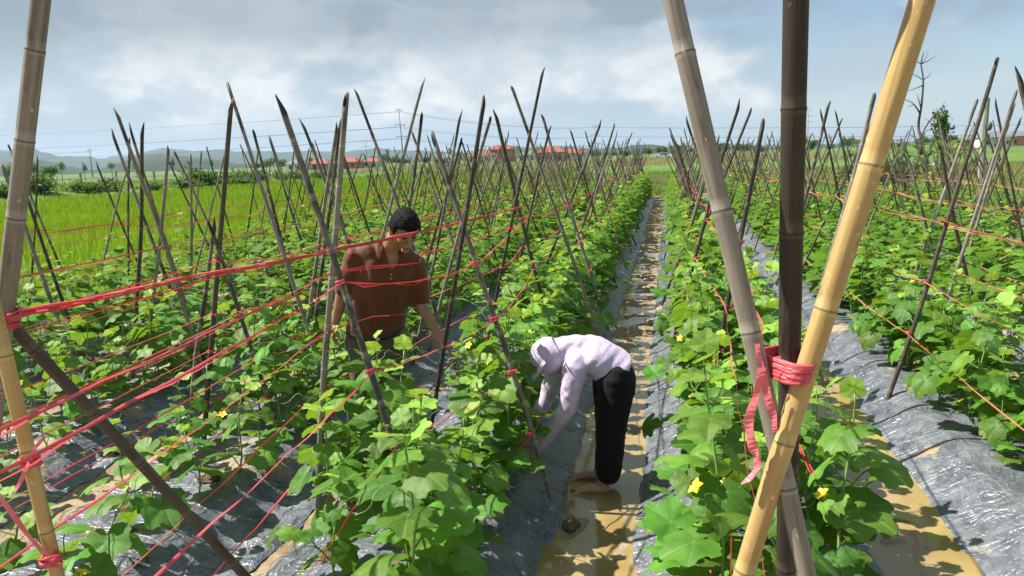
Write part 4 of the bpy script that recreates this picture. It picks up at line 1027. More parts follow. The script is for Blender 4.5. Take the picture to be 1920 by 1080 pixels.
for b in BEDS:
    if b > 4: continue
    c = bedc(b)
    for ln, dx in ((0, -0.26), (1, 0.22)):
        y = 2.0 + random.uniform(0, 0.3)
        while y < fend(c) - 0.3:
            kind = 'tall'; keep = True
            if b == -2 and y < 4.3: kind = 'seed'; keep = ln == 1 or random.random() < 0.75
            if b <= -3 and y < 4.2: kind = 'seed'
            if b == -1 and ln == 0 and y < 6.5: keep = random.random() < 0.50 and not (4.15 < y < 4.95); kind = 'low' if y < 5.4 else 'tall'
            if b == 1 and ln == 0 and y < 3.3: keep = False
            if b <= -5 and random.random() < 0.25: keep = False
            if b >= 4 and random.random() < 0.4: keep = False
            if b == 0 and y < (2.3 if ln == 0 else 2.8): keep = False
            if b == -1 and y < 2.15: keep = False
            x = c + dx + random.uniform(-0.07, 0.07)
            if b == 1 and ln == 0: x += 0.20
            if b == 0 and ln == 0: x += 0.09
            if keep:
                q = Vector((x, y, pz(x, y) - 0.01))
                if inview(q + Vector((0, 0, 0.35)), 130) and q.y > 1.9: SPOTS.append((q, b, ln, kind))
            y += random.uniform(0.23, 0.34) if b in (-1, 0, 1) else random.uniform(0.28, 0.40)
for px_, py_ in ((668, 905), (705, 868), (742, 915), (640, 965), (700, 965)):
    q = onz(px_, py_, 0.2); q.z = pz(q.x, q.y) - 0.01; SPOTS.append((q, -1, 0, 'tall'))
SPOTS.sort(key=lambda s: (s[0] - CAM).length)
cnt = {}; NFULL = 175; NIND = 300; farV, farT, farN = [], [], []; fo = 0
for i, (q, b, ln, kind) in enumerate(SPOTS):
    rz = random.uniform(0, 6.28); s_ = random.uniform(0.85, 1.22) * {0: 1.12, -1: 1.14}.get(b, 1.04)
    if kind == 'low': s_ *= 0.72
    if i < NIND:
        key = (b, ln); k = cnt.get(key, 0); cnt[key] = k + 1
        root = empty('cucumber_plant', q, rz); root.scale = (s_, s_, s_)
        lab = f"{ordw(k)} {'young cucumber seedling' if kind == 'seed' else 'leafy cucumber vine'} from the camera, {'left' if ln == 0 else 'right'} line, {BEDNAME[b]}"
        tag(root, lab, 'cucumber plant', 'cucumber vines planted in rows')
        if i < NFULL:
            pr = random.choice(SEED if kind == 'seed' else TALL); meshobj('stem', pr[0], None, root)
            for kk, v, m in pr[1]:
                if random.random() < 0.07: continue
                o = bpy.data.objects.new('leaf', (YOUNG if kk == 'y' else LEAF)[v]); o.matrix_local = m; o.parent = root; COL.objects.link(o)
            if random.random() < 0.55:
                o = meshobj('flower', FLOWER, None, root); o.location = random.choice(pr[2]) + Vector((random.uniform(-0.1, 0.1), random.uniform(-0.12, -0.02), 0.02)); o.rotation_euler = (random.uniform(0.2, 1.2), random.uniform(-0.5, 0.5), 0)
        else:
            v = random.randrange(7); meshobj('stem', TALL[v][0], None, root); tag(meshobj('foliage', JOIN[v], None, root), kind='stuff')
    else:
        V, T, TN = LOWJ[i % 4]; cz, sz = math.cos(rz), math.sin(rz); s_ *= 1.05
        W = np.stack([(V[:, 0] * cz - V[:, 1] * sz) * s_ + q.x, (V[:, 0] * sz + V[:, 1] * cz) * s_ + q.y, V[:, 2] * s_ + q.z], 1)
        farV.append(W); farT.append(T + fo); fo += len(V); farN.append(np.clip(TN + random.uniform(-0.15, 0.15), 0, 1))
print('plants', len(SPOTS))
me = np_mesh('cucumber_foliage', np.concatenate(farV), np.concatenate(farT)); at = me.attributes.new('tone', 'FLOAT', 'POINT'); at.data.foreach_set('value', np.concatenate(farN).astype(np.float32))
tag(meshobj('cucumber_foliage', me, MT['far_leaf']), 'mass of small cucumber leaves covering the far ends of the beds', 'foliage', kind='stuff')

# clods of sand on the film
def clod_mesh(seed):
    bm = bmesh.new(); bmesh.ops.create_icosphere(bm, subdivisions=3, radius=1)
    for v in bm.verts:
        n_ = noise.noise(v.co * 1.7 + Vector((seed, 0, 0))) * 0.4 + noise.noise(v.co * 4.5 + Vector((0, seed, 0))) * 0.25; v.co *= 1 + n_; v.co.z = max(v.co.z * 0.55, -0.12)
    return bm_mesh('clod', bm)
gs = G('sand_clod'); nn = gs.noise(gs.coord('Object', (3, 3, 3)), 2, 6, 0.65); gs.col(gs.ramp(nn, [(0.3, (0.24, 0.155, 0.075)), (0.7, (0.46, 0.33, 0.18))])); gs.rough(0.9); gs.bump(nn, 1.0, 0.15); MT['clod'] = gs.m
CL = [clod_mesh(i * 5.3) for i in range(4)]
for m_ in CL: m_.materials.append(MT['clod'])
for i, (x, y, r, t_) in enumerate([(392, 887, 0.055, 'largest sand clod on the film left of the crossed poles'), (467, 857, 0.022, 'small sand clod on the film beside the upright pole foot'),
        (210, 800, 0.05, 'sand clod near the dark slanting strut'), (225, 985, 0.05, 'sand clod by the seedlings below the slanting strut'), (620, 990, 0.06, 'sand clod at the near end of the vines'),
        (640, 925, 0.045, 'sand clod under the vine leaves by the crossed poles'), (1070, 985, 0.05, 'dark mud lump in the wet furrow before the bare foot'), (1105, 830, 0.04, 'mud lump at the furrow edge beside the woman')]):
    p = onz(x, y, 0.24 if i < 6 else 0.03); o = meshobj('soil_clod', CL[i % 4], None, None, (p.x, p.y, pz(p.x, p.y) + r * 0.1 if i < 6 else gz(p.x, p.y) + r * 0.05))
    o.scale = (r * 1.3, r, r); o.rotation_euler.z = i * 1.3; tag(o, t_, 'soil clod', 'clods of soil')
# ------------------------------------------------------------------ grass and rice
def blades(name, label, pts, hts, wid, mat, lean=0.35, cat='grass'):
    n = len(pts); a = rng.uniform(0, 2 * np.pi, n); b_ = rng.uniform(0, 2 * np.pi, n); ln = rng.uniform(0, lean, n) * hts
    P = np.asarray(pts); d = np.stack([np.cos(a), np.sin(a), np.zeros(n)], 1) * (wid * 0.5)[:, None]
    t = P + np.stack([np.cos(b_) * ln, np.sin(b_) * ln, hts], 1)
    V = np.stack([P - d, P + d, t], 1).reshape(-1, 3); T = np.arange(3 * n).reshape(-1, 3)
    me = np_mesh(name, V, T, False); tn = np.clip(rng.normal(0.5, 0.2, n) + 0.22 * np.sin(P[:, 0] * 0.55 + 1.7 * np.sin(P[:, 1] * 0.21)) * np.sin(P[:, 1] * 0.33 + P[:, 0] * 0.1), 0, 1)
    at = me.attributes.new('tone', 'FLOAT', 'POINT'); at.data.foreach_set('value', np.repeat(tn, 3).astype(np.float32))
    return tag(meshobj(name, me, MT[mat]), label, cat, kind='stuff')
def scatter(n, x0, x1, y0, y1, bias=1.0):
    X = rng.uniform(x0, x1, n); Y = y0 + (y1 - y0) * rng.uniform(0, 1, n) ** bias; P = []
    D_ = np.stack([X, Y, np.full(n, 0.15 - H)], 1); z_ = D_ @ np.array(FW); px = 960 + F * (D_ @ np.array(RT)) / z_; py = 540 - F * (D_ @ np.array(UP)) / z_
    ok = (z_ > 0.3) & (px > -60) & (px < 1980) & (py > -60) & (py < 1200)
    return np.array([(x, y, gz(float(x), float(y)) - 0.01) for x, y in zip(X[ok], Y[ok])])
def dist(P): return np.hypot(P[:, 0], P[:, 1])
P = scatter(190000, -37, XL - 0.2, 6, 75, 1.3); D = dist(P)
tuft = np.sin(P[:, 0] * 0.9 + np.sin(P[:, 1] * 0.5) * 2) * np.cos(P[:, 1] * 0.7)
blades('rice_plants', 'bright green young rice standing left of the cucumber beds', P, rng.uniform(0.28, 0.48, len(P)) * (1 + 0.25 * tuft), 0.006 + 0.0011 * D, 'rice_blade', 0.35, 'rice')
P = np.concatenate([scatter(30000, -11, 4.6, 36.2, 75, 1.2), scatter(30000, 4.4, 40, 25, 75, 1.2), scatter(16000, 9.2, 20, 8, 26), scatter(16000, -37, -11, 70, 120), scatter(26000, -110, -36, 30, 130, 1.0)]); D = dist(P)
blades('rough_grass', 'rough green and straw grass beyond the ends of the beds', P, rng.uniform(0.10, 0.38, len(P)), 0.008 + 0.0011 * D, 'grass_blade', 0.6)
P = np.concatenate([scatter(9000, -70, 30, 120, 182), scatter(2500, -6, 24, 44, 60), scatter(3500, 12, 45, 26, 60)]); D = dist(P)
blades('dry_grass', 'pale dry reeds standing in front of the distant road', P, rng.uniform(0.35, 0.9, len(P)) * np.where(D > 100, 1.15, 0.8), 0.01 + 0.0007 * D, 'dry_blade', 0.4)

# ------------------------------------------------------------------ trees, shrubs, bananas
def leafy(n, rx, ry, rz, zc, size, seed, shell=0.35, clumps=14):
    rd = np.random.default_rng(seed); C = rd.normal(0, 1, (clumps, 3)); C /= np.linalg.norm(C, axis=1)[:, None]; C *= rd.uniform(shell, 1, (clumps, 1)) * 0.8
    idx = rd.integers(0, clumps, n); P = C[idx] + rd.normal(0, 0.20, (n, 3)); P *= np.array([rx, ry, rz]); P[:, 2] += zc
    P[:, 2] = np.maximum(P[:, 2], 0.03)
    a = rd.normal(0, 1, (n, 3)); a /= np.linalg.norm(a, axis=1)[:, None]; b_ = np.cross(a, rd.normal(0, 1, (n, 3))); b_ /= np.linalg.norm(b_, axis=1)[:, None]
    s_ = size * rd.uniform(0.6, 1.3, (n, 1)); V = np.stack([P - a * s_, P + b_ * s_ * 0.45, P + a * s_, P - b_ * s_ * 0.45], 1).reshape(-1, 3)
    me = np_mesh('crown', V, np.arange(4 * n).reshape(-1, 4), False)
    tn = np.clip(rd.normal(0.5, 0.2, clumps)[idx] + rd.normal(0, 0.12, n), 0, 1); at = me.attributes.new('tone', 'FLOAT', 'POINT'); at.data.foreach_set('value', np.repeat(tn, 4).astype(np.float32))
    me.materials.append(MT['shrub_leaf']); return me
simple('bark', (0.11, 0.085, 0.06), 0.9, 0.35, 8, 0.5)
simple('dead_wood', (0.075, 0.06, 0.05), 0.9, 0.3, 8, 0.4)
def trunk_mesh(h, r, seed, nb=5, lean=0.1):
    rd = random.Random(seed); bm = bmesh.new(); top = Vector((rd.uniform(-lean, lean) * h, rd.uniform(-lean, lean) * h, h))
    P = [top * t + Vector((0.03 * h * math.sin(4 * t), 0, 0)) for t in (0, 0.3, 0.6, 0.85, 1)]; tube(bm, P, [r, r * 0.8, r * 0.6, r * 0.35, r * 0.15], 7)
    for k in range(nb):
        t = rd.uniform(0.45, 0.9); a = rd.uniform(0, 6.28); p = top * t; d_ = Vector((math.cos(a), math.sin(a), rd.uniform(0.5, 1.0))) * h * rd.uniform(0.18, 0.32)
        tube(bm, [p, p + d_ * 0.5 + Vector((0, 0, 0.02 * h)), p + d_], [r * 0.4, r * 0.28, r * 0.1], 5)
    me = bm_mesh('trunk', bm); me.materials.append(MT['bark']); return me
SAPC = [leafy(380, 0.9, 0.9, 1.05, 3.1, 0.13, 900 + i, 0.2, 12) for i in range(3)]; SAPT = [trunk_mesh(3.9, 0.07, 910 + i) for i in range(3)]
for i, (px, h) in enumerate([(64, 4.2), (116, 4.6), (160, 4.2), (212, 4.4), (256, 4.2), (326, 5.2), (357, 4.6), (398, 4.4), (516, 5.0), (583, 4.4), (845, 5.4), (935, 5.6)]):
    p = atx(px, 330, -128) if i < 9 else aty(px, 300, 215); p.z = gz(p.x, p.y); t = empty('young_tree', p, i * 1.1); k = h / 4.2; t.scale = (k, k, k)
    meshobj('trunk', SAPT[i % 3], None, t); meshobj('crown', SAPC[i % 3], None, t)
    tag(t, f"{ordw(i)} thin young tree from the left along the far field edge", 'tree', 'young trees on the horizon')
SHR = [leafy(900, 1.5, 1.1, 0.75, 0.5, 0.13, 930 + i, 0.1, 18) for i in range(4)]
SHT = [trunk_mesh(0.7, 0.03, 940 + i, 6, 0.3) for i in range(2)]
for i, y in enumerate(np.linspace(31, 84, 17)):
    x = -38.6 + random.uniform(-1.2, 1.2); t = empty('shrub', (x, float(y), gz(x, float(y)) - 0.05), i * 1.7); k = random.uniform(0.75, 1.45); t.scale = (k, k, k * random.uniform(0.7, 1.1))
    meshobj('stem', SHT[i % 2], None, t); meshobj('foliage', SHR[i % 4], None, t); tag(t, f"{ordw(i)} dark green shrub from the left on the bank behind the rice", 'shrub', 'shrubs along the rice bank')
TRC = [leafy(1500, 3.2, 3.0, 2.4, 4.2, 0.34, 950 + i, 0.2, 22) for i in range(3)]; TRT = [trunk_mesh(5.0, 0.16, 955 + i, 7) for i in range(3)]
TREEPX = [(20, -150), (52, -170), (90, -160), (500, -150), (530, -165), (480, -172), (655, -190), (720, -200)]
for i, (px, X) in enumerate(TREEPX):
    p = atx(px, 322, X) if i < 6 else aty(px, 300, 260); p.z = gz(p.x, p.y) - 0.2; t = empty('broadleaf_tree', p, i * 2.1); k = random.uniform(0.7, 1.0); t.scale = (k, k, k * 0.85)
    meshobj('trunk', TRT[i % 3], None, t); meshobj('crown', TRC[i % 3], None, t); tag(t, f"{ordw(i)} dark rounded tree from the left below the distant hills", 'tree', 'dark trees before the hills')
for i in range(46):                                       # belt of trees round the village
    px = 560 + i * 30 if i < 18 else 1120 + (i - 18) * 29; Y = random.uniform(250, 300); p = aty(px + random.uniform(-10, 10), 295, Y); p.z = gz(p.x, p.y) - 0.3
    t = empty('village_tree', p, i * 1.3); k = random.uniform(0.45, 0.75); t.scale = (k * 1.3, k * 1.3, k); meshobj('trunk', TRT[i % 3], None, t); meshobj('crown', TRC[i % 3], None, t)
    tag(t, f"{ordw(i)} small dark tree from the left in the distant village belt", 'tree', 'village trees on the horizon')
# dead tree
def branch_tree(root_px, limbs, Y, r0):
    bm = bmesh.new()
    for path, r in limbs:
        P = [aty(x, y, Y + 0.25 * math.sin(x * 0.13 + y * 0.07)) for x, y in path]; tube(bm, smoothpath(P, 4), [max(r * (1 - 0.8 * i / (4 * (len(P) - 1))), 0.007) for i in range(4 * (len(P) - 1) + 1)], 6)
    return bm
YD = 40.0
LM = [([(1726, 290), (1727, 262), (1722, 235), (1728, 195), (1731, 150), (1727, 120), (1732, 98)], 0.085), ([(1731, 150), (1718, 142), (1708, 138)], 0.03), ([(1731, 150), (1742, 142), (1746, 136)], 0.028),
      ([(1727, 120), (1714, 113), (1706, 115)], 0.025), ([(1727, 120), (1742, 113), (1756, 103)], 0.028), ([(1729, 118), (1737, 106), (1740, 96)], 0.02), ([(1730, 160), (1716, 166), (1698, 172)], 0.032),
      ([(1727, 205), (1722, 185), (1719, 176)], 0.03), ([(1726, 215), (1714, 196), (1700, 188), (1690, 190)], 0.04), ([(1714, 196), (1704, 200), (1700, 203)], 0.02), ([(1727, 255), (1742, 228), (1762, 206), (1772, 190)], 0.04),
      ([(1762, 206), (1770, 202), (1778, 196)], 0.018), ([(1727, 262), (1736, 246), (1752, 242)], 0.03), ([(1725, 270), (1712, 256), (1704, 250)], 0.03)]
t = empty('dead_tree', aty(1726, 290, YD)); bm = branch_tree(None, LM[:1], YD, 0.08); a_ = meshobj('trunk', bm_mesh('trunk', bm), MT['dead_wood'], t); a_.location = -t.location
for l_ in LM[1:]:
    bm = branch_tree(None, [l_], YD, 0.03); a_ = meshobj('branch', bm_mesh('branch', bm), MT['dead_wood'], t); a_.location = -t.location
tag(t, 'bare leafless tree standing alone against the sky at right', 'tree')
# banana clump
g = G('banana_leaf'); n_ = g.noise(g.coord('Object', (2, 12, 2)), 2, 3); g.col(g.ramp(n_, [(0.3, (0.05, 0.12, 0.02)), (0.7, (0.11, 0.21, 0.04))])); g.rough(0.45); g.translucent((0.25, 0.42, 0.05), 0.3); MT['banana'] = g.m
def banana_leaf(L, w_, bend):
    bm = bmesh.new(); rows = []
    for j in range(9):
        t = j / 8; a = 1.1 - bend * t; p = Vector((L * (t - 0.15 * t * t * bend), 0, L * (0.75 * t - 0.62 * bend * t * t))); ww = w_ * math.sin(math.pi * min(0.06 + t * 0.94, 1)) ** 0.6
        rows.append([bm.verts.new(p + Vector((0, -ww, 0.25 * ww))), bm.verts.new(p), bm.verts.new(p + Vector((0, ww, 0.25 * ww)))])
    for A, B in zip(rows, rows[1:]):
        for k in range(2): bm.faces.new((A[k], A[k + 1], B[k + 1], B[k]))
    me = bm_mesh('leaf', bm); me.materials.append(MT['banana']); return me
BL = [banana_leaf(1.5, 0.22, b_) for b_ in (0.7, 1.0, 1.35)]
bm = bmesh.new(); tube(bm, [(0, 0, 0), (0.03, 0, 0.7), (0, 0, 1.4)], [0.11, 0.09, 0.05], 8); BST = bm_mesh('stem', bm); BST.materials.append(MT['stem'])
for i, (px, Y, k) in enumerate([(1700, 48, 0.95), (1738, 46, 1.1), (1768, 50, 1.15), (1790, 47, 1.0), (1812, 52, 0.9), (1655, 55, 0.95), (1602, 58, 1.0)]):
    p = aty(px, 300, Y); p.z = gz(p.x, p.y); t = empty('banana_plant', p, i); t.scale = (k, k, k); meshobj('stem', BST, None, t)
    for q in range(8):
        o = meshobj('leaf', BL[q % 3], None, t); o.location = (0, 0, 1.25 - 0.05 * (q % 4)); o.rotation_euler = (0, random.uniform(-0.25, 0.25), q * 2.4 + random.uniform(-0.3, 0.3))
    tag(t, f"{ordw(i)} banana plant in the order built behind the right poles" if False else ['banana plant left of the bare tree', 'banana plant at the foot of the bare tree', 'banana plant just right of the bare tree', 'tallest-leaved banana plant before the village wall at right', 'banana plant nearest the concrete post', 'banana plant seen behind the yellow pole', 'banana plant left of the yellow pole'][i], 'banana plant', 'banana plants at right')
LT = leafy(700, 0.9, 0.9, 1.1, 2.6, 0.12, 990, 0.2, 12)
p = aty(1757, 300, 52); p.z = gz(p.x, p.y); t = empty('leafy_tree', p); meshobj('trunk', trunk_mesh(3.2, 0.07, 991), None, t); meshobj('crown', LT, None, t); t.scale = (1, 1, 1.1); tag(t, 'slim pale leafy tree right of the bare tree', 'tree')
for i, (px, Y, k) in enumerate([(1632, 40, 0.8), (1662, 44, 0.9), (1690, 42, 0.9), (1600, 46, 0.7), (1830, 60, 0.6)]):
    p = aty(px, 310, Y); p.z = gz(p.x, p.y) - 0.05; t = empty('shrub', p, i * 2.0); t.scale = (k, k, k * 1.3); meshobj('stem', SHT[i % 2], None, t); meshobj('foliage', SHR[i % 4], None, t)
    tag(t, ['shrub just right of the yellow pole behind the beds', 'shrub left of the bare tree behind the beds', 'shrub under the bare tree', 'shrub behind the yellow pole', 'low shrub beside the concrete post'][i], 'shrub', 'shrubs at the right field end')

# ------------------------------------------------------------------ posts, pylons, wires
simple('concrete', (0.30, 0.28, 0.25), 0.9, 0.3, 5, 0.5); simple('dark_metal', (0.10, 0.10, 0.11), 0.5, 0.2); simple('glass_ceramic', (0.35, 0.3, 0.28), 0.4, 0.1)
bm = bmesh.new(); r_ = bmesh.ops.create_cube(bm, size=1); bmesh.ops.transform(bm, matrix=Matrix.Translation((0, 0, 1.0)) @ Matrix.Diagonal((0.34, 0.34, 2.1, 1)), verts=r_['verts']); bmesh.ops.bevel(bm, geom=bm.edges[:], offset=0.05, segments=1, affect='EDGES')
for v in bm.verts: v.co += Vector((noise.noise(v.co * 2), noise.noise(v.co * 2 + Vector((5, 0, 0))), 0)) * 0.04
POST = bm_mesh('fence_post', bm, False); POST.materials.append(MT['concrete'])
for i, (x, y, X) in enumerate([(66, 346, -88), (153, 345, -98), (219, 343, -98), (290, 338, -98), (343, 335, -98), (391, 332, -98), (437, 328, -98)]):
    p = atx(x, y, X); o = meshobj('fence_post', POST, None, None, (p.x, p.y, gz(p.x, p.y) - 0.05)); o.rotation_euler.z = i * 0.6; o.scale.z = random.uniform(0.9, 1.15)
    tag(o, f"{ordw(i)} concrete fence post from the left beyond the rice bank", 'fence post', 'concrete fence posts')
p = onz(1838, 347, 0.12); bm = bmesh.new(); loft(bm, [((0, 0, -0.1), (0.15, 0, 0), (0, 0.12, 0)), ((0, 0, 2), (0.14, 0, 0), (0, 0.11, 0)), ((0.02, 0, 3.85), (0.12, 0, 0), (0, 0.10, 0))], 8)
t = empty('utility_post', p); meshobj('shaft', bm_mesh('shaft', bm, False), MT['concrete'], t); bm = bmesh.new(); ellipsoid(bm, (0.16, -0.1, 2.6), (0.12, 0, 0), (0, 0.10, 0), (0, 0, 0.2), 10, 8); meshobj('meter_box', bm_mesh('meter_box', bm), MT['dark_metal'], t)
tag(t, 'weathered concrete post standing among the poles at the right', 'post')
def pylon(px, ytop, Y, label, arms, lean=0.0):
    b_ = aty(px, 300, Y); b_.z = gz(b_.x, b_.y); top = aty(px, ytop, Y); h = top.z - b_.z; t = empty('power_pole', b_)
    bm = bmesh.new(); tube(bm, [(0, 0, 0), (lean * h, 0, h)], [0.26, 0.13], 8); meshobj('mast', bm_mesh('mast', bm), MT['concrete'], t)
    ends = []
    for fr_, wd in arms:
        bm = bmesh.new(); c = Vector((lean * h * fr_, 0, h * fr_)); box(bm, c, wd, 0.16, 0.16); meshobj('crossarm', bm_mesh('crossarm', bm, False), MT['dark_metal'], t)
        for k in (-1, 1):
            bm = bmesh.new(); tube(bm, [c + Vector((k * wd * 0.46, 0, 0.0)), c + Vector((k * wd * 0.46, 0, -0.7))], 0.09, 6); meshobj('insulator', bm_mesh('insulator', bm), MT['glass_ceramic'], t); ends.append(b_ + c + Vector((k * wd * 0.46, 0, -0.7)))
    tag(t, label, 'power pole', 'power poles on the horizon'); return ends
e1 = pylon(757, 203, 245, 'tall thin power pole rising above the village, left of centre', ((0.98, 2.0), (0.72, 3.4), (0.52, 3.6)), -0.04)
e2 = pylon(1117, 234, 330, 'power pole with wide crossarms beyond the field end', ((0.97, 3.0), (0.70, 4.2), (0.45, 6.0)))
e3 = pylon(170, 278, 250, 'short power pole on the far left horizon', ((0.95, 1.6), (0.7, 1.8)))
e4 = pylon(688, 262, 420, 'faint distant power pole right of the crossed poles', ((0.95, 3.0), (0.75, 4)))
e5 = pylon(1513, 205, 420, 'pale lattice-like power pole behind the dark upright', ((0.98, 3.0), (0.85, 4), (0.7, 4)))
def wire(A, B, sag, label):
    bm = bmesh.new(); tube(bm, [A.lerp(B, t) - Vector((0, 0, sag * 4 * t * (1 - t))) for t in [k / 16 for k in range(17)]], 0.035, 4); tag(meshobj('power_line', bm_mesh('power_line', bm), MT['dark_metal']), label, 'power line', 'power lines')
for i, (A, B) in enumerate(zip(e1[:6], e2[:6])): wire(A, B, 2.0, f"{ordw(i)} power line between the two tall poles")
for i, A in enumerate(e1[:6]): wire(A, A + Vector((-420, -40, 3)), 4.0, f"{ordw(i)} power line running left from the tall thin pole")
for i, A in enumerate(e2[:6]): wire(A, A + Vector((520, 60, 0)), 6.0, f"{ordw(i)} power line running right behind the dark upright pole")
for i, A in enumerate(e3[:2]): wire(A, A + Vector((-160, -60, 0)), 1.5, f"{ordw(i)} low wire at the far left")

# ------------------------------------------------------------------ road, car, houses
bm = bmesh.new(); V = [(x, y, z) for y, z in ((183, 0.2), (184.5, 0.62), (190.5, 0.62), (192, 0.2)) for x in (-320, -160, -60, 0, 60, 400)]
I = (np.arange(3)[:, None] * 6 + np.arange(5)[None]).ravel(); simple('asphalt', (0.10, 0.095, 0.09), 0.9, 0.2, 0.5)
tag(meshobj('road', np_mesh('road', V, np.stack([I, I + 1, I + 7, I + 6], 1), False), MT['asphalt']), kind='structure')
g = G('car_paint'); g.col((0.80, 0.81, 0.83)); g.rough(0.25); g.p.inputs['Coat Weight'].default_value = 0.6; MT['car_paint'] = g.m
simple('car_glass', (0.02, 0.025, 0.03), 0.1, 0.1); simple('tyre', (0.02, 0.02, 0.02), 0.8, 0.2); simple('lamp_red', (0.35, 0.02, 0.02), 0.3, 0.1)
cp = aty(1243, 296.5, 187); car = empty('parked_car', (cp.x, 187, 0.62))
prof = [(-2.25, 0.35), (-2.28, 0.72), (-2.05, 0.86), (-1.25, 0.95), (-0.45, 1.42), (0.75, 1.46), (1.65, 1.02), (2.2, 0.95), (2.27, 0.6), (2.2, 0.35)]
bm = bmesh.new(); sidesv = []
for yy, k in ((-0.86, 1), (-0.80, 1.0), (0.80, 1.0), (0.86, 1)):
    sidesv.append([bm.verts.new((x, yy * (0.82 if z > 1.0 else 1), z - (0.03 if abs(yy) > 0.82 else 0))) for x, z in prof])
for A, B in zip(sidesv, sidesv[1:]):
    for i in range(len(prof)): bm.faces.new((A[i], A[(i + 1) % len(prof)], B[(i + 1) % len(prof)], B[i]))
bm.faces.new(sidesv[0]); bm.faces.new(sidesv[-1][::-1]); meshobj('body', bm_mesh('body', bm, False), MT['car_paint'], car)
for k in (-1, 1):
    for pts in ([(-1.0, 0.99), (-0.42, 1.35), (0.10, 1.38), (0.10, 0.99)], [(0.18, 0.99), (0.18, 1.38), (0.72, 1.38), (1.35, 1.0)]):
        bm = bmesh.new(); q = [bm.verts.new((x, k * (0.80 if z < 1.1 else 0.725), z)) for x, z in pts]; fc = bm.faces.new(q); r_ = bmesh.ops.extrude_face_region(bm, geom=[fc]); bmesh.ops.translate(bm, verts=[v for v in r_['geom'] if isinstance(v, bmesh.types.BMVert)], vec=(0, k * 0.05, 0)); meshobj('window', bm_mesh('window', bm, False), MT['car_glass'], car)
    for x in (-1.4, 1.4):
        bm = bmesh.new(); tube(bm, [(x, k * 0.68, 0.33), (x, k * 0.90, 0.33)], 0.33, 16); w_ = meshobj('wheel', bm_mesh('wheel', bm, False), MT['tyre'], car)
        bm = bmesh.new(); tube(bm, [(x, k * 0.89, 0.33), (x, k * 0.915, 0.33)], 0.2, 12); meshobj('rim', bm_mesh('rim', bm, False), MT['buckle_metal'], w_)
    for x, mt in ((-2.26, 'glass_ceramic'), (2.25, 'lamp_red')):
        bm = bmesh.new(); box(bm, (x, k * 0.62, 0.76), 0.08, 0.3, 0.14); meshobj('headlight' if x < 0 else 'tail_light', bm_mesh('light', bm, False), MT[mt], car)
tag(car, 'white sedan parked on the far road at the end of the furrow', 'car')

simple('roof_tile_red', (0.27, 0.085, 0.06), 0.8, 0.2, 3); simple('roof_grey', (0.16, 0.165, 0.18), 0.7, 0.2, 3); simple('wall_white', (0.62, 0.60, 0.56), 0.85, 0.12, 1); simple('wall_orange', (0.45, 0.22, 0.12), 0.85, 0.15, 1)
simple('window_dark', (0.04, 0.05, 0.06), 0.2, 0.2)
def house(px, py, Y, w_, d_, h, rh, wall, roof, label, storeys=1, rz=0.0):
    p = aty(px, py, Y); p.z = gz(p.x, p.y) - 0.1; t = empty('house', p, rz); t.scale = (0.82, 0.82, 0.80)
    bm = bmesh.new(); box(bm, (0, 0, h / 2), w_, d_, h); meshobj('wall', bm_mesh('wall', bm, False), MT[wall], t)
    bm = bmesh.new(); e = 0.5; V = [bm.verts.new(v) for v in ((-w_ / 2 - e, -d_ / 2 - e, h + 0.004), (w_ / 2 + e, -d_ / 2 - e, h + 0.004), (w_ / 2 + e, d_ / 2 + e, h + 0.004), (-w_ / 2 - e, d_ / 2 + e, h + 0.004), (-w_ / 4, 0, h + rh), (w_ / 4, 0, h + rh))]
    for q in ((0, 1, 5, 4), (1, 2, 5), (2, 3, 4, 5), (3, 0, 4), (3, 2, 1, 0)): bm.faces.new([V[i] for i in q])
    meshobj('roof', bm_mesh('roof', bm, False), MT[roof], t); n = max(2, int(w_ / 3))
    for s_ in range(storeys):
        for k in range(n):
            x = -w_ / 2 + (k + 0.5) * w_ / n; door = (s_ == 0 and k == n // 2); bm = bmesh.new(); zc = s_ * h / storeys + (1.1 if door else 1.6)
            box(bm, (x, -d_ / 2 - 0.02, zc), 1.1, 0.08, 2.1 if door else 1.2); meshobj('door' if door else 'window', bm_mesh('window', bm, False), MT['window_dark'], t)
    tag(t, label, 'house', 'village houses')
house(560, 302, 215, 7, 7, 2.9, 1.5, 'wall_white', 'roof_grey', 'low white house left of the upright cut pole')
house(598, 302, 225, 11, 8, 2.6, 1.9, 'wall_orange', 'roof_tile_red', 'long low house with a brownish red roof, far left of the village')
house(655, 300, 230, 9, 8, 2.8, 2.0, 'wall_orange', 'roof_tile_red', 'red-roofed house behind the upright cut pole')
house(700, 299, 240, 7, 8, 2.6, 1.6, 'wall_white', 'roof_tile_red', 'small red-roofed house left of the tall power pole')
house(838, 296, 240, 9, 8, 2.8, 1.7, 'wall_white', 'roof_grey', 'grey-roofed white house right of the tall power pole')
house(905, 294, 205, 9, 8, 3.0, 1.9, 'wall_white', 'roof_tile_red', 'white house with red roof left of the orange two-storey house')
house(942, 293, 215, 8, 8, 5.2, 1.6, 'wall_orange', 'roof_tile_red', 'orange two-storey house in the middle of the village', 2)
house(992, 292, 235, 7, 8, 2.8, 1.6, 'wall_white', 'roof_grey', 'small white house between the two red-roofed groups')
house(1035, 291, 205, 9, 9, 3.4, 2.2, 'wall_orange', 'roof_tile_red', 'red-roofed house with tall hipped roof near the second power pole')
house(1078, 290, 215, 8, 8, 3.0, 1.6, 'wall_white', 'roof_tile_red', 'low red-roofed house just left of the second power pole')
house(1662, 272, 230, 9, 7, 2.7, 0.8, 'wall_white', 'roof_grey', 'flat grey-roofed house right of the yellow pole')
house(1812, 268, 260, 9, 8, 3.0, 1.3, 'wall_orange', 'roof_grey', 'brown house left of the concrete post')
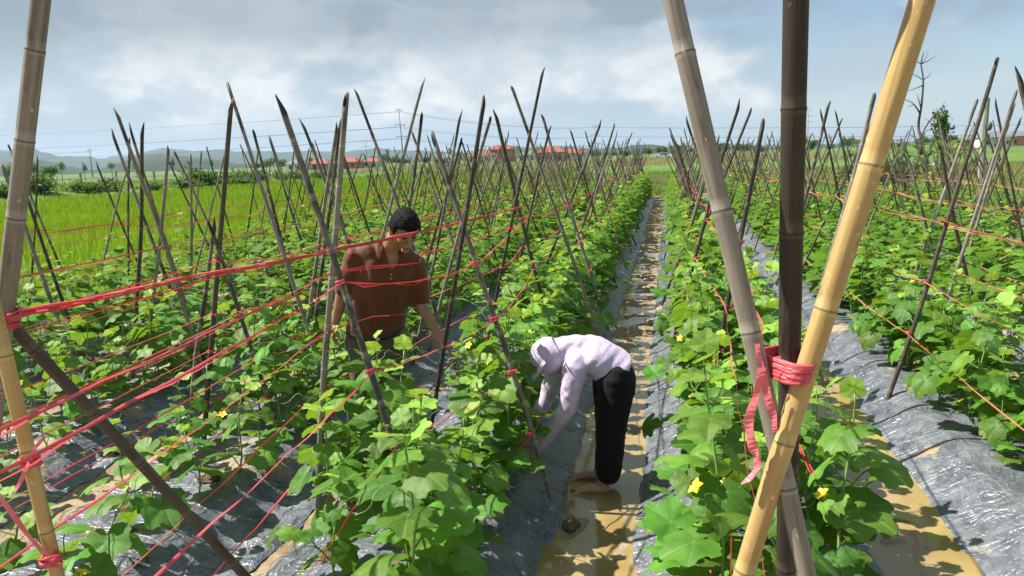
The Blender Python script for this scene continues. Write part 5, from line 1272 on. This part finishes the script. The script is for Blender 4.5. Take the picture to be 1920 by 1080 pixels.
house(1862, 266, 230, 9, 8, 3.4, 2.0, 'wall_white', 'roof_grey', 'white house with dark grey roof right of the concrete post', 1)
house(1906, 264, 250, 8, 8, 3.6, 1.8, 'wall_orange', 'roof_grey', 'brown-roofed house at the right picture edge')
# white sack lying in the grass
p = onz(1742, 316, 0.12); bm = bmesh.new(); vs = ellipsoid(bm, (0, 0, 0.16), (0.32, 0, 0), (0, 0.22, 0), (0, 0, 0.19), 18, 12)
for v in bm.verts: v.co += v.co.normalized() * 0.05 * noise.noise(v.co * 6)
t = empty('sack', (p.x, p.y, gz(p.x, p.y))); meshobj('bag', bm_mesh('bag', bm), MT['wall_white'], t); bm = bmesh.new(); limb(bm, [(0.22, 0, 0.24), (0.36, 0.02, 0.32)], [0.05, 0.09], 8, 2); meshobj('neck', bm_mesh('neck', bm), MT['wall_white'], t)
tag(t, 'white sack lying in the grass below the bare tree', 'sack')

# ------------------------------------------------------------------ hills
simple('hill_forest', (0.030, 0.055, 0.035), 0.95, 0.4, 0.01)
def ridge(name, prof, D, depth, seed, rough=0.12):
    """prof: (px, height in px above the horizon)"""
    pxs = [a for a, _ in prof]; hs_ = [b_ for _, b_ in prof]; X = np.arange(pxs[0], pxs[-1] + 1, 6); V = []; m = 9
    for px in X:
        hp = np.interp(px, pxs, hs_); d0 = ray(px, 286 - (px - VX) * math.tan(ROLL)); u = Vector((d0.x, d0.y, 0)).normalized(); c_ = u.dot(Vector((FW.x, FW.y, 0)).normalized())
        for j in range(m):
            t = j / (m - 1); r = D + (t - 0.5) * depth * 2; q = u * r; h = hp / F * D * c_ * math.sin(math.pi * t) ** 0.8
            h *= 1 + rough * noise.noise((q.x / D * 26 + seed, q.y / D * 26, 0)) + rough * 0.5 * noise.noise((q.x / D * 90, q.y / D * 90, seed)); V.append((q.x, q.y, h + (-4 if t in (0, 1) else 2)))
    I = (np.arange(len(X) - 1)[:, None] * m + np.arange(m - 1)[None]).ravel(); me = np_mesh(name, V, np.stack([I, I + 1, I + m + 1, I + m], 1)); tag(meshobj(name, me, MT['hill_forest']), kind='structure')
ridge('hills', [(-400, 30), (-120, 44), (0, 50), (60, 46), (130, 30), (200, 22), (260, 30), (310, 37), (370, 33), (440, 30), (520, 26), (600, 22), (700, 24), (770, 20), (860, 14), (960, 20), (1080, 14), (1180, 12), (1300, 8), (1500, 6), (1900, 4), (2400, 4)], 4300, 600, 1.0, 0.22)
ridge('hills', [(-300, 10), (0, 22), (60, 26), (110, 20), (150, 8), (180, 4), (215, 14), (250, 24), (300, 29), (350, 25), (400, 16), (450, 6), (560, 3), (700, 3), (800, 6), (860, 12), (950, 14), (1010, 15), (1040, 20), (1070, 17), (1130, 9), (1190, 15), (1220, 17), (1260, 9), (1300, 2), (1340, 12), (1400, 3), (1700, 1)], 1300, 130, 5.0, 0.22)

# ------------------------------------------------------------------ haze
bm = bmesh.new(); box(bm, (0, 2500, 99), 17800, 12800, 202); hz = meshobj('haze', bm_mesh('haze', bm, False)); hm = bpy.data.materials.new('haze_air'); hm.use_nodes = True
nt_ = hm.node_tree; nt_.nodes.clear(); mo = nt_.nodes.new('ShaderNodeOutputMaterial'); pv = nt_.nodes.new('ShaderNodeVolumePrincipled'); pv.inputs['Color'].default_value = (0.62, 0.80, 1.0, 1); pv.inputs['Density'].default_value = 0.00011; pv.inputs['Anisotropy'].default_value = 0.2
nt_.links.new(pv.outputs[0], mo.inputs['Volume']); hz.data.materials.append(hm); tag(hz, kind='stuff')
